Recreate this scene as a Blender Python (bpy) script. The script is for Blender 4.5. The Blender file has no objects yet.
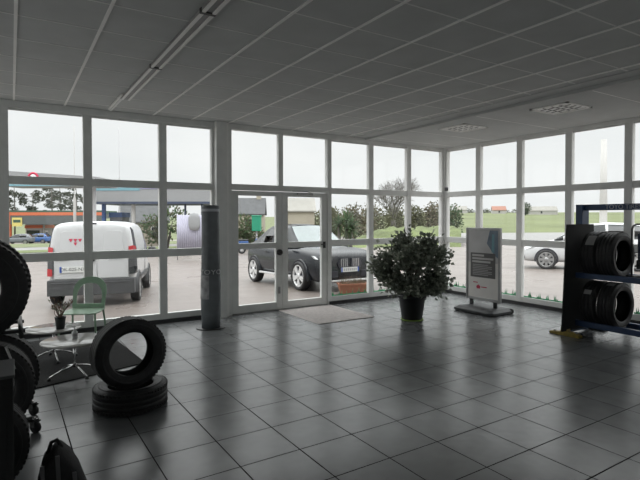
import bpy, bmesh, math, random
from mathutils import Vector, Matrix
random.seed(7)
sc = bpy.context.scene
COL = sc.collection
PI = math.pi

# ------------------------------------------------------------------ materials
def nmat(name, col, rough=.5, metal=0., var=.12, scale=6., spec=.5, bump=0., bscale=40., ior=None, col2=None, rvar=0.):
    m = bpy.data.materials.new(name); m.use_nodes = True
    nt = m.node_tree; N = nt.nodes; L = nt.links
    b = N['Principled BSDF']
    b.inputs['Roughness'].default_value = rough; b.inputs['Metallic'].default_value = metal
    b.inputs['Specular IOR Level'].default_value = spec
    if ior: b.inputs['IOR'].default_value = ior
    tc = N.new('ShaderNodeTexCoord')
    nz = N.new('ShaderNodeTexNoise'); nz.inputs['Scale'].default_value = scale; nz.inputs['Detail'].default_value = 4
    L.new(tc.outputs['Object'], nz.inputs['Vector'])
    mx = N.new('ShaderNodeMix'); mx.data_type = 'RGBA'
    c2 = col2 or [max(0, c*(1-var)) for c in col]
    c1 = col if col2 else [min(1, c*(1+var)) for c in col]
    rp = N.new('ShaderNodeMapRange'); rp.inputs[1].default_value = .3; rp.inputs[2].default_value = .7
    L.new(nz.outputs['Fac'], rp.inputs[0]); L.new(rp.outputs[0], mx.inputs['Factor'])
    mx.inputs['A'].default_value = (*c1, 1); mx.inputs['B'].default_value = (*c2, 1)
    L.new(mx.outputs['Result'], b.inputs['Base Color'])
    if rvar:
        r2 = N.new('ShaderNodeMapRange'); r2.inputs[3].default_value = rough-rvar; r2.inputs[4].default_value = rough+rvar
        r2.inputs[1].default_value = .3; r2.inputs[2].default_value = .7
        L.new(nz.outputs['Fac'], r2.inputs[0]); L.new(r2.outputs[0], b.inputs['Roughness'])
    if bump:
        n2 = N.new('ShaderNodeTexNoise'); n2.inputs['Scale'].default_value = bscale; n2.inputs['Detail'].default_value = 3
        L.new(tc.outputs['Object'], n2.inputs['Vector'])
        bp = N.new('ShaderNodeBump'); bp.inputs['Strength'].default_value = bump; bp.inputs['Distance'].default_value = .02
        L.new(n2.outputs['Fac'], bp.inputs['Height']); L.new(bp.outputs['Normal'], b.inputs['Normal'])
    return m

def glass_mat(name, tint, gloss):
    m = bpy.data.materials.new(name); m.use_nodes = True
    nt = m.node_tree; N = nt.nodes; L = nt.links; N.remove(N['Principled BSDF'])
    out = N['Material Output']
    tr = N.new('ShaderNodeBsdfTransparent'); tr.inputs['Color'].default_value = (*tint, 1)
    gl = N.new('ShaderNodeBsdfGlossy'); gl.inputs['Roughness'].default_value = .01
    lw = N.new('ShaderNodeLayerWeight'); lw.inputs['Blend'].default_value = .5
    pw = N.new('ShaderNodeMath'); pw.operation = 'POWER'; pw.inputs[1].default_value = 5
    fr = N.new('ShaderNodeMath'); fr.operation = 'MULTIPLY_ADD'; fr.inputs[1].default_value = .8; fr.inputs[2].default_value = gloss
    L.new(lw.outputs['Facing'], pw.inputs[0]); L.new(pw.outputs[0], fr.inputs[0])
    mx = N.new('ShaderNodeMixShader')
    L.new(fr.outputs[0], mx.inputs[0]); L.new(tr.outputs[0], mx.inputs[1]); L.new(gl.outputs[0], mx.inputs[2])
    L.new(mx.outputs[0], out.inputs['Surface'])
    return m

def floor_mat():
    m = bpy.data.materials.new('floor_tile'); m.use_nodes = True
    nt = m.node_tree; N = nt.nodes; L = nt.links; b = N['Principled BSDF']
    tc = N.new('ShaderNodeTexCoord'); mp = N.new('ShaderNodeMapping'); mp.vector_type = 'TEXTURE'
    mp.inputs['Location'].default_value = (1.779-.449*10, 4.368-.449*20, 0); mp.inputs['Rotation'].default_value = (0, 0, .0101)
    L.new(tc.outputs['Object'], mp.inputs['Vector'])
    br = N.new('ShaderNodeTexBrick'); br.offset = 0; br.squash = 1
    br.inputs['Scale'].default_value = 1; br.inputs['Brick Width'].default_value = .449; br.inputs['Row Height'].default_value = .449
    br.inputs['Mortar Size'].default_value = .0055; br.inputs['Mortar Smooth'].default_value = .3; br.inputs['Bias'].default_value = 0
    br.inputs['Color1'].default_value = (.145, .150, .153, 1); br.inputs['Color2'].default_value = (.172, .177, .180, 1)
    br.inputs['Mortar'].default_value = (.014, .014, .014, 1)
    L.new(mp.outputs[0], br.inputs['Vector'])
    nz = N.new('ShaderNodeTexNoise'); nz.inputs['Scale'].default_value = 4.; nz.inputs['Detail'].default_value = 2
    L.new(tc.outputs['Object'], nz.inputs['Vector'])
    mr = N.new('ShaderNodeMapRange'); mr.inputs[1].default_value = .3; mr.inputs[2].default_value = .7
    mr.inputs[3].default_value = .9; mr.inputs[4].default_value = 1.1
    L.new(nz.outputs['Fac'], mr.inputs[0])
    mu = N.new('ShaderNodeMix'); mu.data_type = 'RGBA'; mu.blend_type = 'MULTIPLY'; mu.inputs['Factor'].default_value = 1
    L.new(br.outputs['Color'], mu.inputs['A']); L.new(mr.outputs[0], mu.inputs['B'])
    L.new(mu.outputs['Result'], b.inputs['Base Color'])
    r1 = N.new('ShaderNodeMapRange'); r1.inputs[1].default_value = .3; r1.inputs[2].default_value = .7
    r1.inputs[3].default_value = FLOOR_R-.02; r1.inputs[4].default_value = FLOOR_R+.02
    L.new(nz.outputs['Fac'], r1.inputs[0])
    ad = N.new('ShaderNodeMath'); ad.operation = 'MULTIPLY_ADD'; ad.inputs[1].default_value = .7
    L.new(br.outputs['Fac'], ad.inputs[0]); L.new(r1.outputs[0], ad.inputs[2]); L.new(ad.outputs[0], b.inputs['Roughness'])
    sp = N.new('ShaderNodeMapRange'); sp.inputs[3].default_value = .95; sp.inputs[4].default_value = .05; L.new(br.outputs['Fac'], sp.inputs[0]); L.new(sp.outputs[0], b.inputs['Specular IOR Level'])
    n2 = N.new('ShaderNodeTexNoise'); n2.inputs['Scale'].default_value = 30; n2.inputs['Detail'].default_value = 4
    L.new(tc.outputs['Object'], n2.inputs['Vector'])
    hh = N.new('ShaderNodeMath'); hh.operation = 'MULTIPLY_ADD'; hh.inputs[1].default_value = -1.
    L.new(br.outputs['Fac'], hh.inputs[0])
    bp = N.new('ShaderNodeBump'); bp.inputs['Strength'].default_value = .06; bp.inputs['Distance'].default_value = .003
    L.new(hh.outputs[0], bp.inputs['Height']); L.new(bp.outputs['Normal'], b.inputs['Normal'])
    return m
FLOOR_R = .25; ZENITH = 3.9

M = {}
def mk(k, *a, **kw): M[k] = nmat(k, *a, **kw)
mk('ceiling_tile', (.52,.535,.53), .9, var=.05, scale=3, bump=.3, bscale=120)
mk('ceiling_bar', (.86,.86,.84), .5, var=.03)
mk('ceiling_cross', (.76,.765,.75), .6, var=.05)
mk('wall_paint', (.80,.80,.79), .8, var=.04)
mk('frame_alu', (.74,.75,.73), .42, .0, var=.05)
mk('frame_white', (.80,.80,.78), .45, var=.04)
mk('plinth', (.03,.03,.032), .5)
M['glass'] = glass_mat('glass', (.975,.982,.978), .018)
mk('rubber', (.018,.018,.019), .55, var=.3, scale=25, bump=.15, bscale=90)
mk('rubber_tread', (.022,.022,.022), .7, var=.3, scale=25)
mk('blue_steel', (.018,.05,.13), .4, var=.15)
mk('black_steel', (.014,.015,.016), .45, var=.2)
mk('dark_panel', (.018,.019,.019), .8, var=.1)
mk('grey_steel', (.35,.35,.35), .35, .7, var=.1)
mk('chrome', (.75,.75,.75), .15, 1., var=.03)
mk('yellow_paint', (.32,.235,.045), .5, var=.35, scale=18)
mk('black_plastic', (.016,.016,.017), .4, var=.2)
mk('dark_plastic', (.05,.053,.055), .55, var=.15)
mk('white_print', (.78,.78,.78), .5, var=.03)
mk('grey_print', (.50,.52,.56), .5, var=.1)
mk('tabletop', (.42,.41,.39), .12, var=.06, spec=.7)
mk('rug', (.009,.009,.009), .95, var=.3, scale=60, bump=.6, bscale=300)
mk('mat_grey', (.62,.57,.55), .55, var=.12, scale=20, bump=.5, bscale=200)
mk('mint', (.29,.44,.31), .35, var=.08)
mk('leaf', (.19,.215,.17), .4, var=.45, scale=9)
mk('leaf_new', (.34,.36,.29), .4, var=.35, scale=9)
mk('stem', (.09,.07,.05), .8, var=.25, scale=20)
mk('soil', (.03,.022,.016), .95, var=.4, scale=60)
mk('lime', (.20,.32,.04), .6, var=.1)
mk('dry_twig', (.22,.15,.11), .8, var=.25, scale=30)
mk('asphalt', (.19,.163,.148), .38, var=.14, scale=.6, bump=.12, bscale=60, rvar=.14)
mk('road', (.20,.195,.188), .5, var=.06, scale=.5)
mk('grass', (.105,.13,.045), .9, var=.4, scale=.5, bump=.6, bscale=8)
mk('grass_dull', (.13,.15,.07), .9, var=.35, scale=.8, bump=.6, bscale=8)
mk('field', (.12,.14,.058), .95, var=.22, scale=.045)
mk('far_hedge', (.13,.14,.09), .95, var=.3, scale=.08)
mk('olive_leaf', (.13,.13,.075), .8, var=.35, scale=2)
mk('green_leaf', (.08,.13,.06), .7, var=.4, scale=2)
mk('pine_leaf', (.075,.085,.06), .9, var=.35, scale=.6)
mk('brown_leaf', (.17,.145,.10), .9, var=.3, scale=1.5)
mk('bark', (.125,.115,.10), .9, var=.3, scale=3)
mk('white_paint', (.56,.565,.57), .2, var=.015, spec=.6)
mk('car_black', (.014,.016,.02), .22, var=.05, spec=.5)
mk('bumper_grey', (.07,.072,.075), .6, var=.1)
mk('car_glass', (.10,.13,.13), .05, var=.05, spec=1., ior=1.9)
mk('dark_glass', (.015,.018,.02), .05, var=.05)
mk('screen_sky_glass', (.20,.235,.235), .08, var=.12, scale=3, spec=.8)  # windscreens: pale sky reflection put into the base colour
mk('tail_red', (.40,.025,.03), .25, var=.1)
mk('lamp_clear', (.62,.64,.65), .1, var=.1)
mk('alloy', (.70,.70,.70), .3, .3, var=.05)
mk('plate_white', (.75,.76,.74), .4, var=.02)
mk('plate_blue', (.03,.09,.42), .4, var=.05)
mk('ink', (.03,.03,.04), .6, var=.1)
mk('logo_red', (.55,.03,.08), .5, var=.05)
mk('logo_grey', (.35,.35,.36), .4, var=.05)
mk('orange_trim', (.58,.15,.07), .5, var=.08)
mk('dark_green_trim', (.05,.10,.07), .6, var=.1)
mk('soffit_dark', (.10,.11,.11), .7, var=.1)
mk('canopy_grey', (.29,.295,.30), .6, var=.04)
mk('teal_trim', (.17,.34,.40), .5, var=.05)
mk('lilac_trim', (.26,.25,.42), .5, var=.05)
mk('navy_steel', (.05,.065,.11), .5, var=.1)
mk('blue_paint', (.04,.10,.27), .4, var=.1)
mk('pole_grey', (.45,.45,.46), .5, var=.05)
mk('pole_white', (.48,.47,.45), .5, var=.04)
mk('lilac_panel', (.44,.43,.52), .5, var=.05)
mk('stone', (.26,.23,.185), .9, var=.2, scale=1.2)
mk('beige_wall', (.38,.345,.28), .9, var=.06, scale=.5)
mk('slate', (.075,.077,.08), .7, var=.15, scale=2)
mk('pale_roof', (.27,.26,.235), .7, var=.1, scale=1)
mk('render_white', (.42,.405,.39), .8, var=.05)
mk('red_roof', (.30,.15,.11), .8, var=.15)
mk('bin_green', (.02,.26,.15), .5, var=.08)
mk('car_blue', (.06,.13,.32), .25, var=.1)
mk('car_grey', (.16,.17,.19), .25, var=.1)
mk('sign_yellow', (.65,.55,.18), .5, var=.1)
mk('terracotta', (.36,.16,.10), .8, var=.12, scale=10)
mk('decal_green', (.06,.40,.18), .5, var=.2, scale=14)
mk('poster_top', (.56,.55,.555), .35, var=.16, scale=2.2)
mk('poster_blue', (.16,.21,.27), .35, var=.3, scale=5)
mk('poster_box', (.12,.115,.115), .35, var=.08)
mk('poster_low', (.82,.79,.76), .35, var=.04)
mk('poster_text', (.36,.35,.35), .4, var=.05)
mk('poster_title', (.55,.54,.53), .4, var=.05)
mk('totem_dark', (.14,.155,.165), .42, var=.2, scale=6)
mk('totem_pic', (.36,.36,.37), .45, var=.55, scale=9)
mk('bottle', (.60,.62,.62), .15, var=.05)
mk('label_grey', (.30,.30,.30), .5, var=.1)
mk('black_cloth', (.012,.012,.013), .75, var=.3, scale=30, bump=.3, bscale=80)
mk('strap_grey', (.10,.10,.105), .6, var=.15)
mk('sensor', (.10,.10,.10), .5)
M['floor'] = floor_mat()
for k in ('leaf', 'leaf_new', 'olive_leaf', 'green_leaf'):          # thin leaves let some light through
    nt = M[k].node_tree; b = nt.nodes['Principled BSDF']; tl = nt.nodes.new('ShaderNodeBsdfTranslucent'); ms = nt.nodes.new('ShaderNodeMixShader')
    ms.inputs[0].default_value = .42; src = b.inputs['Base Color'].links[0].from_socket; nt.links.new(src, tl.inputs['Color'])
    nt.links.new(b.outputs[0], ms.inputs[1]); nt.links.new(tl.outputs[0], ms.inputs[2]); nt.links.new(ms.outputs[0], nt.nodes['Material Output'].inputs['Surface'])


# ------------------------------------------------------------------ mesh builder
def frame_of(d):
    d = Vector(d).normalized()
    u = Vector((0, 0, 1)) if abs(d.z) < .95 else Vector((1, 0, 0))
    a = u.cross(d).normalized(); b = d.cross(a)
    return a, b, d

class MB:
    def __init__(s): s.v = []; s.f = []; s.m = []; s.sm = []; s.mats = []
    def mi(s, mat):
        if mat not in s.mats: s.mats.append(mat)
        return s.mats.index(mat)
    def add(s, vs, fs, mat, smooth=False, T=None):
        o = len(s.v)
        for p in vs:
            p = Vector(p); s.v.append(T @ p if T else p)
        i = s.mi(mat)
        for f in fs: s.f.append([o+k for k in f]); s.m.append(i); s.sm.append(smooth)
        return s
    def box(s, x0, x1, y0, y1, z0, z1, mat, T=None):
        vs = [(x, y, z) for z in (z0, z1) for y in (y0, y1) for x in (x0, x1)]
        fs = [(0,2,3,1),(4,5,7,6),(0,1,5,4),(2,6,7,3),(0,4,6,2),(1,3,7,5)]
        return s.add(vs, fs, mat, False, T)
    def tube(s, pts, r, mat, n=8, caps=True, T=None, smooth=True):
        pts = [Vector(p) for p in pts]
        rs = r if isinstance(r, (list, tuple)) else [r]*len(pts)
        vs = []; fs = []; pa = None
        for i, p in enumerate(pts):
            d = pts[min(i+1, len(pts)-1)] - pts[max(i-1, 0)]
            a, b, d = frame_of(d)
            if pa is not None:
                a = (pa - d*pa.dot(d))
                a = a.normalized() if a.length > 1e-5 else frame_of(d)[0]
                b = d.cross(a)
            pa = a
            for k in range(n):
                t = 2*PI*k/n; vs.append(p + (a*math.cos(t)+b*math.sin(t))*rs[i])
        for i in range(len(pts)-1):
            for k in range(n):
                fs.append((i*n+k, i*n+(k+1)%n, (i+1)*n+(k+1)%n, (i+1)*n+k))
        if caps:
            fs.append(tuple(range(n))[::-1]); fs.append(tuple((len(pts)-1)*n+k for k in range(n)))
        return s.add(vs, fs, mat, smooth, T)
    def lathe(s, prof, mat, n=32, T=None, closed=False, smooth=True, cap=True, sx=1., sy=1.):
        vs = []; fs = []
        for (r, z) in prof:
            for k in range(n):
                t = 2*PI*k/n; vs.append((r*math.cos(t)*sx, r*math.sin(t)*sy, z))
        m = len(prof)
        for i in range(m if closed else m-1):
            j = (i+1) % m
            for k in range(n):
                fs.append((i*n+k, i*n+(k+1)%n, j*n+(k+1)%n, j*n+k))
        if cap and not closed:
            if prof[0][0] > 1e-5: fs.append(tuple(range(n))[::-1])
            if prof[-1][0] > 1e-5: fs.append(tuple((m-1)*n+k for k in range(n)))
        return s.add(vs, fs, mat, smooth, T)
    def prism(s, poly, y0, y1, mat, T=None, axis='y'):
        n = len(poly)
        if axis == 'y': vs = [(a, y0, b) for a, b in poly]+[(a, y1, b) for a, b in poly]
        elif axis == 'x': vs = [(y0, a, b) for a, b in poly]+[(y1, a, b) for a, b in poly]
        else: vs = [(a, b, y0) for a, b in poly]+[(a, b, y1) for a, b in poly]
        fs = [tuple(range(n)), tuple(range(n, 2*n))[::-1]]+[(i, i+n, (i+1)%n+n, (i+1)%n) for i in range(n)]
        return s.add(vs, fs, mat, False, T)
    def quad(s, a, b, c, d, mat): return s.add([a, b, c, d], [(0,1,2,3)], mat)
    def build(s, name, parent=None, loc=None, rot=None, bevel=0, subsurf=0, fix=True):
        me = bpy.data.meshes.new(name)
        me.from_pydata([tuple(p) for p in s.v], [], s.f)
        for m in s.mats: me.materials.append(M[m])
        me.polygons.foreach_set('material_index', s.m)
        me.polygons.foreach_set('use_smooth', s.sm)
        if fix:
            bm = bmesh.new(); bm.from_mesh(me)
            bmesh.ops.recalc_face_normals(bm, faces=bm.faces); bm.to_mesh(me); bm.free()
        me.update()
        o = bpy.data.objects.new(name, me); COL.objects.link(o)
        if parent: o.parent = parent
        if loc: o.location = loc
        if rot: o.rotation_euler = rot
        if bevel:
            b = o.modifiers.new('bevel', 'BEVEL'); b.width = bevel; b.segments = 2; b.limit_method = 'ANGLE'; b.angle_limit = math.radians(40)
        if subsurf:
            b = o.modifiers.new('sub', 'SUBSURF'); b.levels = subsurf; b.render_levels = subsurf
        return o

def thing(name, label, cat, loc=(0,0,0), rz=0, group=None, rot=None):
    o = bpy.data.objects.new(name, None); COL.objects.link(o)
    o.empty_display_size = .1
    o.location = loc; o.rotation_euler = rot or (0, 0, rz)
    return tag(o, label, cat, group)
def tag(o, label, cat, group=None, kind=None):
    o['label'] = label; o['category'] = cat
    if group: o['group'] = group
    if kind: o['kind'] = kind
    return o
def struct(o): o['kind'] = 'structure'; return o
def copy_tree(o, parent=None):
    c = o.copy(); COL.objects.link(c)
    if parent: c.parent = parent
    for ch in list(o.children): copy_tree(ch, c)
    return c

def text_mb(s, size, mat, depth=.001):
    """letters as a flat mesh: x right, z up, facing -y, centred"""
    cu = bpy.data.curves.new('t', 'FONT'); cu.body = s; cu.size = size; cu.align_x = 'CENTER'; cu.align_y = 'CENTER'
    cu.extrude = depth; cu.resolution_u = 3
    o = bpy.data.objects.new('t', cu); COL.objects.link(o)
    dg = bpy.context.evaluated_depsgraph_get(); dg.update()
    me = bpy.data.meshes.new_from_object(o.evaluated_get(dg))
    mb = MB()
    mb.add([(v.co.x, -v.co.z, v.co.y) for v in me.vertices], [tuple(p.vertices) for p in me.polygons], mat)
    bpy.data.objects.remove(o); bpy.data.curves.remove(cu); bpy.data.meshes.remove(me)
    return mb

# ------------------------------------------------------------------ room numbers (metres)
FY = 8.0          # front glazing plane
RX = 8.13         # right glazing plane
CZ = 3.225        # ceiling
SZ = 3.185        # lower ceiling strip along the right windows
LX, BY = -3.6, -4.5
WY = 2.06         # right glazing ends here
def G(x, y):      # the forecourt falls gently away from the building
    return -.08 - .025*min(max(y-8.1, 0), 85) - .007*min(max(x-8.2, 0), 85)

# floor
mb = MB(); mb.box(LX-.2, RX+.12, BY-.2, FY+.12, -.3, 0, 'floor'); struct(mb.build('floor'))
# ceiling
mb = MB(); mb.box(LX-.2, RX+.2, BY-.2, FY+.2, CZ, CZ+.3, 'ceiling_tile')
mb.box(5.90, RX+.02, BY, FY+.02, SZ, CZ+.01, 'ceiling_tile')
mb.box(5.62, 5.64, BY, FY, CZ-.012, CZ+.01, 'ceiling_tile')
k = -6
while .045+.6*k < 5.6:
    x = .045+.6*k
    if x > LX: mb.box(x-.012, x+.012, BY, FY, CZ-.010, CZ+.002, 'ceiling_bar')
    k += 1
k = -11
while 2.22+.6*k < FY:
    y = 2.22+.6*k
    if y > BY: mb.box(LX, 5.62, y-.008, y+.008, CZ-.003, CZ+.002, 'ceiling_cross')
    k += 1
for y in (7.62, 6.7, 5.2, 3.4, 2.8, 1.6): mb.box(5.96, RX, y-.007, y+.007, SZ-.002, SZ+.002, 'ceiling_bar')
struct(mb.build('ceiling'))
# walls, with added daylight openings in the unseen left and back ones
def holed(mb, axis, c0, c1, u0, u1, holes, z0, z1):
    u = u0
    def bx(a, b, za, zb):
        if b-a > 1e-4 and zb-za > 1e-4:
            mb.box(*((c0, c1, a, b) if axis == 'x' else (a, b, c0, c1)), za, zb, 'wall_paint')
    for h0, h1 in holes:
        bx(u, h0, 0, CZ); bx(h0, h1, 0, z0); bx(h0, h1, z1, CZ); u = h1
    bx(u, u1, 0, CZ)
def fill_window(axis, c, u0, u1, z0, z1, n):
    global wn
    wn += 1; mb = MB(); d = .045
    B = lambda a, b, za, zb, q=d, m='frame_alu': mb.box(*((c-q, c+q, a, b) if axis == 'x' else (a, b, c-q, c+q)), za, zb, m)
    for k in range(n+1):
        u = u0+(u1-u0)*k/n; B(u-.05, u+.05, z0, z1)
    B(u0, u1, z0, z0+.1); B(u0, u1, z1-.08, z1)
    f = struct(mb.build('window_%d' % wn))  # added fill window, numbered along with the glazed bays
    for k in range(n):
        mb = MB(); a = u0+(u1-u0)*k/n+.05; b = u0+(u1-u0)*(k+1)/n-.05
        B(a, b, z0+.1, z1-.08, .004, 'glass'); mb.build('pane', f)
wn = 0
mb = MB(); holed(mb, 'x', LX-.2, LX, BY-.2, FY+.2, ((3.0, 7.5),), .05, 2.9); struct(mb.build('wall_left'))
mb = MB(); holed(mb, 'y', BY-.2, BY, LX, RX+.2, ((1.0, 5.0),), .05, 2.9); struct(mb.build('wall_back'))
fill_window('x', LX-.1, 3.0, 7.5, .05, 2.9, 4); fill_window('y', BY-.1, 1.0, 5.0, .05, 2.9, 3)  # out-of-view windows, added so daylight brightens the interior
mb = MB(); mb.box(RX-.02, RX+.2, BY, WY-.05, 0, CZ, 'wall_paint')
mb.box(RX-.05, RX+.05, WY-.05, FY, 3.13, CZ, 'frame_white')
struct(mb.build('wall_right'))
mb = MB()
mb.box(LX, -2.17, FY-.06, FY+.1, 0, CZ, 'wall_paint')
mb.box(-2.17, RX, FY-.05, FY+.05, 3.13, CZ, 'frame_alu')
mb.box(2.815, 2.995, FY-.16, FY+.06, 0, CZ, 'frame_alu')                     # the steel column beside the door
mb.box(2.995, 3.045, FY-.10, FY+.05, 0, CZ, 'frame_white')
mb.box(RX-.075, RX+.10, FY-.075, FY+.10, 0, CZ, 'frame_white')                 # corner post
struct(mb.build('wall_front', bevel=.004))
mb = MB(); mb.box(-2.17, 3.05, FY-.07, FY+.05, 0, .06, 'plinth'); mb.box(5.06, RX-.07, FY-.07, FY+.05, 0, .06, 'plinth')
struct(mb.build('baseboard_front'))
mb = MB(); mb.box(RX-.07, RX+.05, WY, FY-.07, 0, .06, 'plinth'); struct(mb.build('baseboard_right'))

# windows: one per bay; frame, three panes, the green grass sticker along its foot
def grass_sticker(x0, x1, y, seed):
    rnd = random.Random(seed); mb = MB()
    mb.box(x0, x1, y-.001, y+.0005, .148, .172, 'decal_green')
    x = x0+.02
    while x < x1-.02:
        h = rnd.uniform(.03, .12); w = rnd.uniform(.006, .014); l = rnd.uniform(-.02, .02)
        mb.add([(x-w, y-.001, .17), (x+w, y-.001, .17), (x+l, y-.001, .17+h)], [(0,1,2)], 'decal_green')
        x += rnd.uniform(.010, .03) if rnd.random() < .8 else .12
    return mb
def window(x0, x1, mid, mull, side, mat, sticker):
    """bay between mullion centres x0..x1, in the front plane; side='right' turns it into the right wall"""
    global wn; wn += 1
    d = .045; a, b = x0+mull/2, x1-mull/2
    mb = MB()
    mb.box(x0, a, -d, d, .05, 3.135, mat); mb.box(b, x1, -d, d, .05, 3.135, mat)
    for z0, z1 in ((.05, .15), (mid-.06, mid+.06), (2.105, 2.215)): mb.box(a, b, -d+.008, d-.008, z0, z1, mat)
    mb.box(a, b, -.012, .012, 3.10, 3.135, mat)
    if side == 'front': loc, rz = (0, FY, 0), 0
    else: loc, rz = (RX, 0, 0), PI/2
    f = struct(mb.build('window_%d' % wn, loc=loc, rot=(0, 0, rz), bevel=.003))
    for z0, z1 in ((.15, mid-.06), (mid+.06, 2.105), (2.215, 3.10)):
        p = MB(); p.box(a, b, -.004, .004, z0, z1, 'glass'); p.build('pane', f)
    if sticker: grass_sticker(a+.02, b-.02, -.006, wn).build('grass_sticker', f, fix=False)
    return f
for x0, x1 in ((-2.14, -1.11), (-1.11, -.08), (-.08, .935), (.935, 1.995), (1.995, 2.83)):
    window(x0, x1, 1.10, .115, 'front', 'frame_alu', False)
for x0, x1, st in ((5.06, 6.06, 1), (6.06, 7.06, 1), (7.06, 8.07, 1)):
    window(x0, x1, 1.17, .11, 'front', 'frame_alu' if x0 < 5.5 else 'frame_white', st)
for k in range(6):
    y1 = 8.0 - .99*k if k else 7.94; y0 = 8.0-.99*(k+1)+.0
    window(y0, y1, 1.17, .12, 'right', 'frame_white', k < 5)

# double door
mb = MB(); mb.box(3.045, 3.12, -.05, .05, 0, 3.135, 'frame_alu'); mb.box(5.02, 5.06, -.05, .05, 0, 3.135, 'frame_alu')
mb.box(3.12, 5.02, -.05, .05, 2.12, 2.22, 'frame_alu'); mb.box(3.12, 5.02, -.05, .05, 0, .015, 'grey_steel')
mb.box(4.0, 4.09, -.04, .04, 2.22, 3.135, 'frame_alu')
door = struct(mb.build('door_1', loc=(0, FY, 0), bevel=.003))
for x0, x1 in ((3.12, 4.0), (4.09, 5.02)):
    p = MB(); p.box(x0, x1, -.004, .004, 2.22, 3.13, 'glass'); p.build('fanlight', door)
for i, (x0, x1) in enumerate(((3.125, 4.065), (4.07, 5.015))):
    mb = MB(); st = .115
    mb.box(x0, x0+st, -.035, .035, .02, 2.11, 'frame_alu'); mb.box(x1-st, x1, -.035, .035, .02, 2.11, 'frame_alu')
    for z0, z1 in ((.02, .15), (1.11, 1.21), (2.03, 2.11)): mb.box(x0+st, x1-st, -.033, .033, z0, z1, 'frame_alu')
    lf = mb.build('door_leaf', door, bevel=.003)
    for z0, z1 in ((.15, 1.11), (1.21, 2.03)):
        p = MB(); p.box(x0+st, x1-st, -.004, .004, z0, z1, 'glass'); p.build('pane', lf)
    if i == 0:
        mb = MB(); T = Matrix.Translation((x1-.055, -.035, 1.035)) @ Matrix.Rotation(PI/2, 4, 'X')
        mb.lathe([(.055, 0), (.055, .03), (.045, .045), (.02, .05), (.02, .07), (.03, .075), (.03, .085), (0, .088)], 'black_plastic', 20, T)
        mb.build('door_lock', lf)
        mb = MB(); mb.box(x1-.075, x1-.04, -.05, -.035, .30, .42, 'grey_steel'); mb.build('floor_bolt', lf)
    else:
        mb = MB(); mb.box(x0+.30, x0+.62, -.075, -.035, 2.06, 2.10, 'grey_steel'); mb.tube([(x0+.6, -.05, 2.10), (x0+.45, -.16, 2.12), (x0+.2, -.05, 2.135)], .008, 'grey_steel')
        mb.build('door_closer', lf)
        mb = MB(); mb.box(x1-.09, x1-.04, -.05, -.035, 1.08, 1.20, 'black_plastic'); mb.tube([(x1-.065, -.05, 1.15), (x1-.065, -.08, 1.15), (x1-.16, -.085, 1.15)], .009, 'black_plastic')
        mb.build('door_handle', lf)

# sensor on the corner post
mb = MB(); mb.box(8.06, 8.12, FY-.13, FY-.075, 2.24, 2.32, 'sensor'); mb.lathe([(.02,0),(.02,.012),(.014,.018),(0,.02)], 'ink', 14, Matrix.Translation((8.09, FY-.13, 2.28)) @ Matrix.Rotation(PI/2, 4, 'X'))
tag(mb.build('motion_sensor', bevel=.006), 'small dark motion sensor high on the white corner post', 'sensor')

# ------------------------------------------------------------------ ceiling fittings
t = thing('linear_light', 'long dark ceiling light trough with two white rails, switched off', 'ceiling light', (1.275, 0, CZ))
mb = MB(); mb.box(-.055, .055, 2.2, 7.0, -.025, 0, 'label_grey'); mb.build('housing', t, bevel=.004)
for s in (-1, 1):
    y = 2.2
    for y1 in (3.72, 5.35, 7.0):
        mb = MB(); mb.box(s*.040-.014, s*.040+.014, y+.02, y1-.02, -.040, -.025, 'ceiling_bar'); mb.build('rail', t, bevel=.004)
        y = y1
for y in (3.72, 5.35):
    mb = MB(); mb.box(-.060, .060, y-.018, y+.018, -.038, -.0, 'black_plastic'); mb.build('connector', t)
mb = MB(); mb.box(1.178, 1.206, 6.75, 7.75, CZ-.03, CZ-.01, 'ceiling_bar'); tag(mb.build('cable_duct', bevel=.003), 'short white cable duct on the ceiling beyond the light trough', 'cable duct')

def vent(x, y, label):
    t = thing('ceiling_vent', label, 'vent', (x, y, SZ), 0, 'square ceiling vents')
    mb = MB(); h = .29
    for a in (-1, 1): mb.box(min(a*h, a*(h-.04)), max(a*h, a*(h-.04)), -h, h, -.014, 0, 'ceiling_bar'); mb.box(-h, h, min(a*h, a*(h-.04)), max(a*h, a*(h-.04)), -.014, 0, 'ceiling_bar')
    mb.build('vent_frame', t)
    mb = MB(); mb.box(-h+.03, h-.03, -h+.03, h-.03, -.004, -.001, 'dark_plastic'); mb.build('backing', t)
    mb = MB()
    for i in range(4):
        for j in range(4):
            c = -.1875+.125*i; e = -.1875+.125*j
            mb.add([(c-.045, e-.045, -.006), (c+.045, e-.045, -.006), (c+.045, e+.045, -.013), (c-.045, e+.045, -.013)], [(0,1,2,3)], 'ceiling_bar')
    mb.build('blades', t)
vent(6.52, 4.18, 'white square louvred vent in ceiling, the nearer one, above the tyre rack')
vent(6.52, 5.98, 'white square louvred vent in ceiling, the farther one, near the corner')

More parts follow.
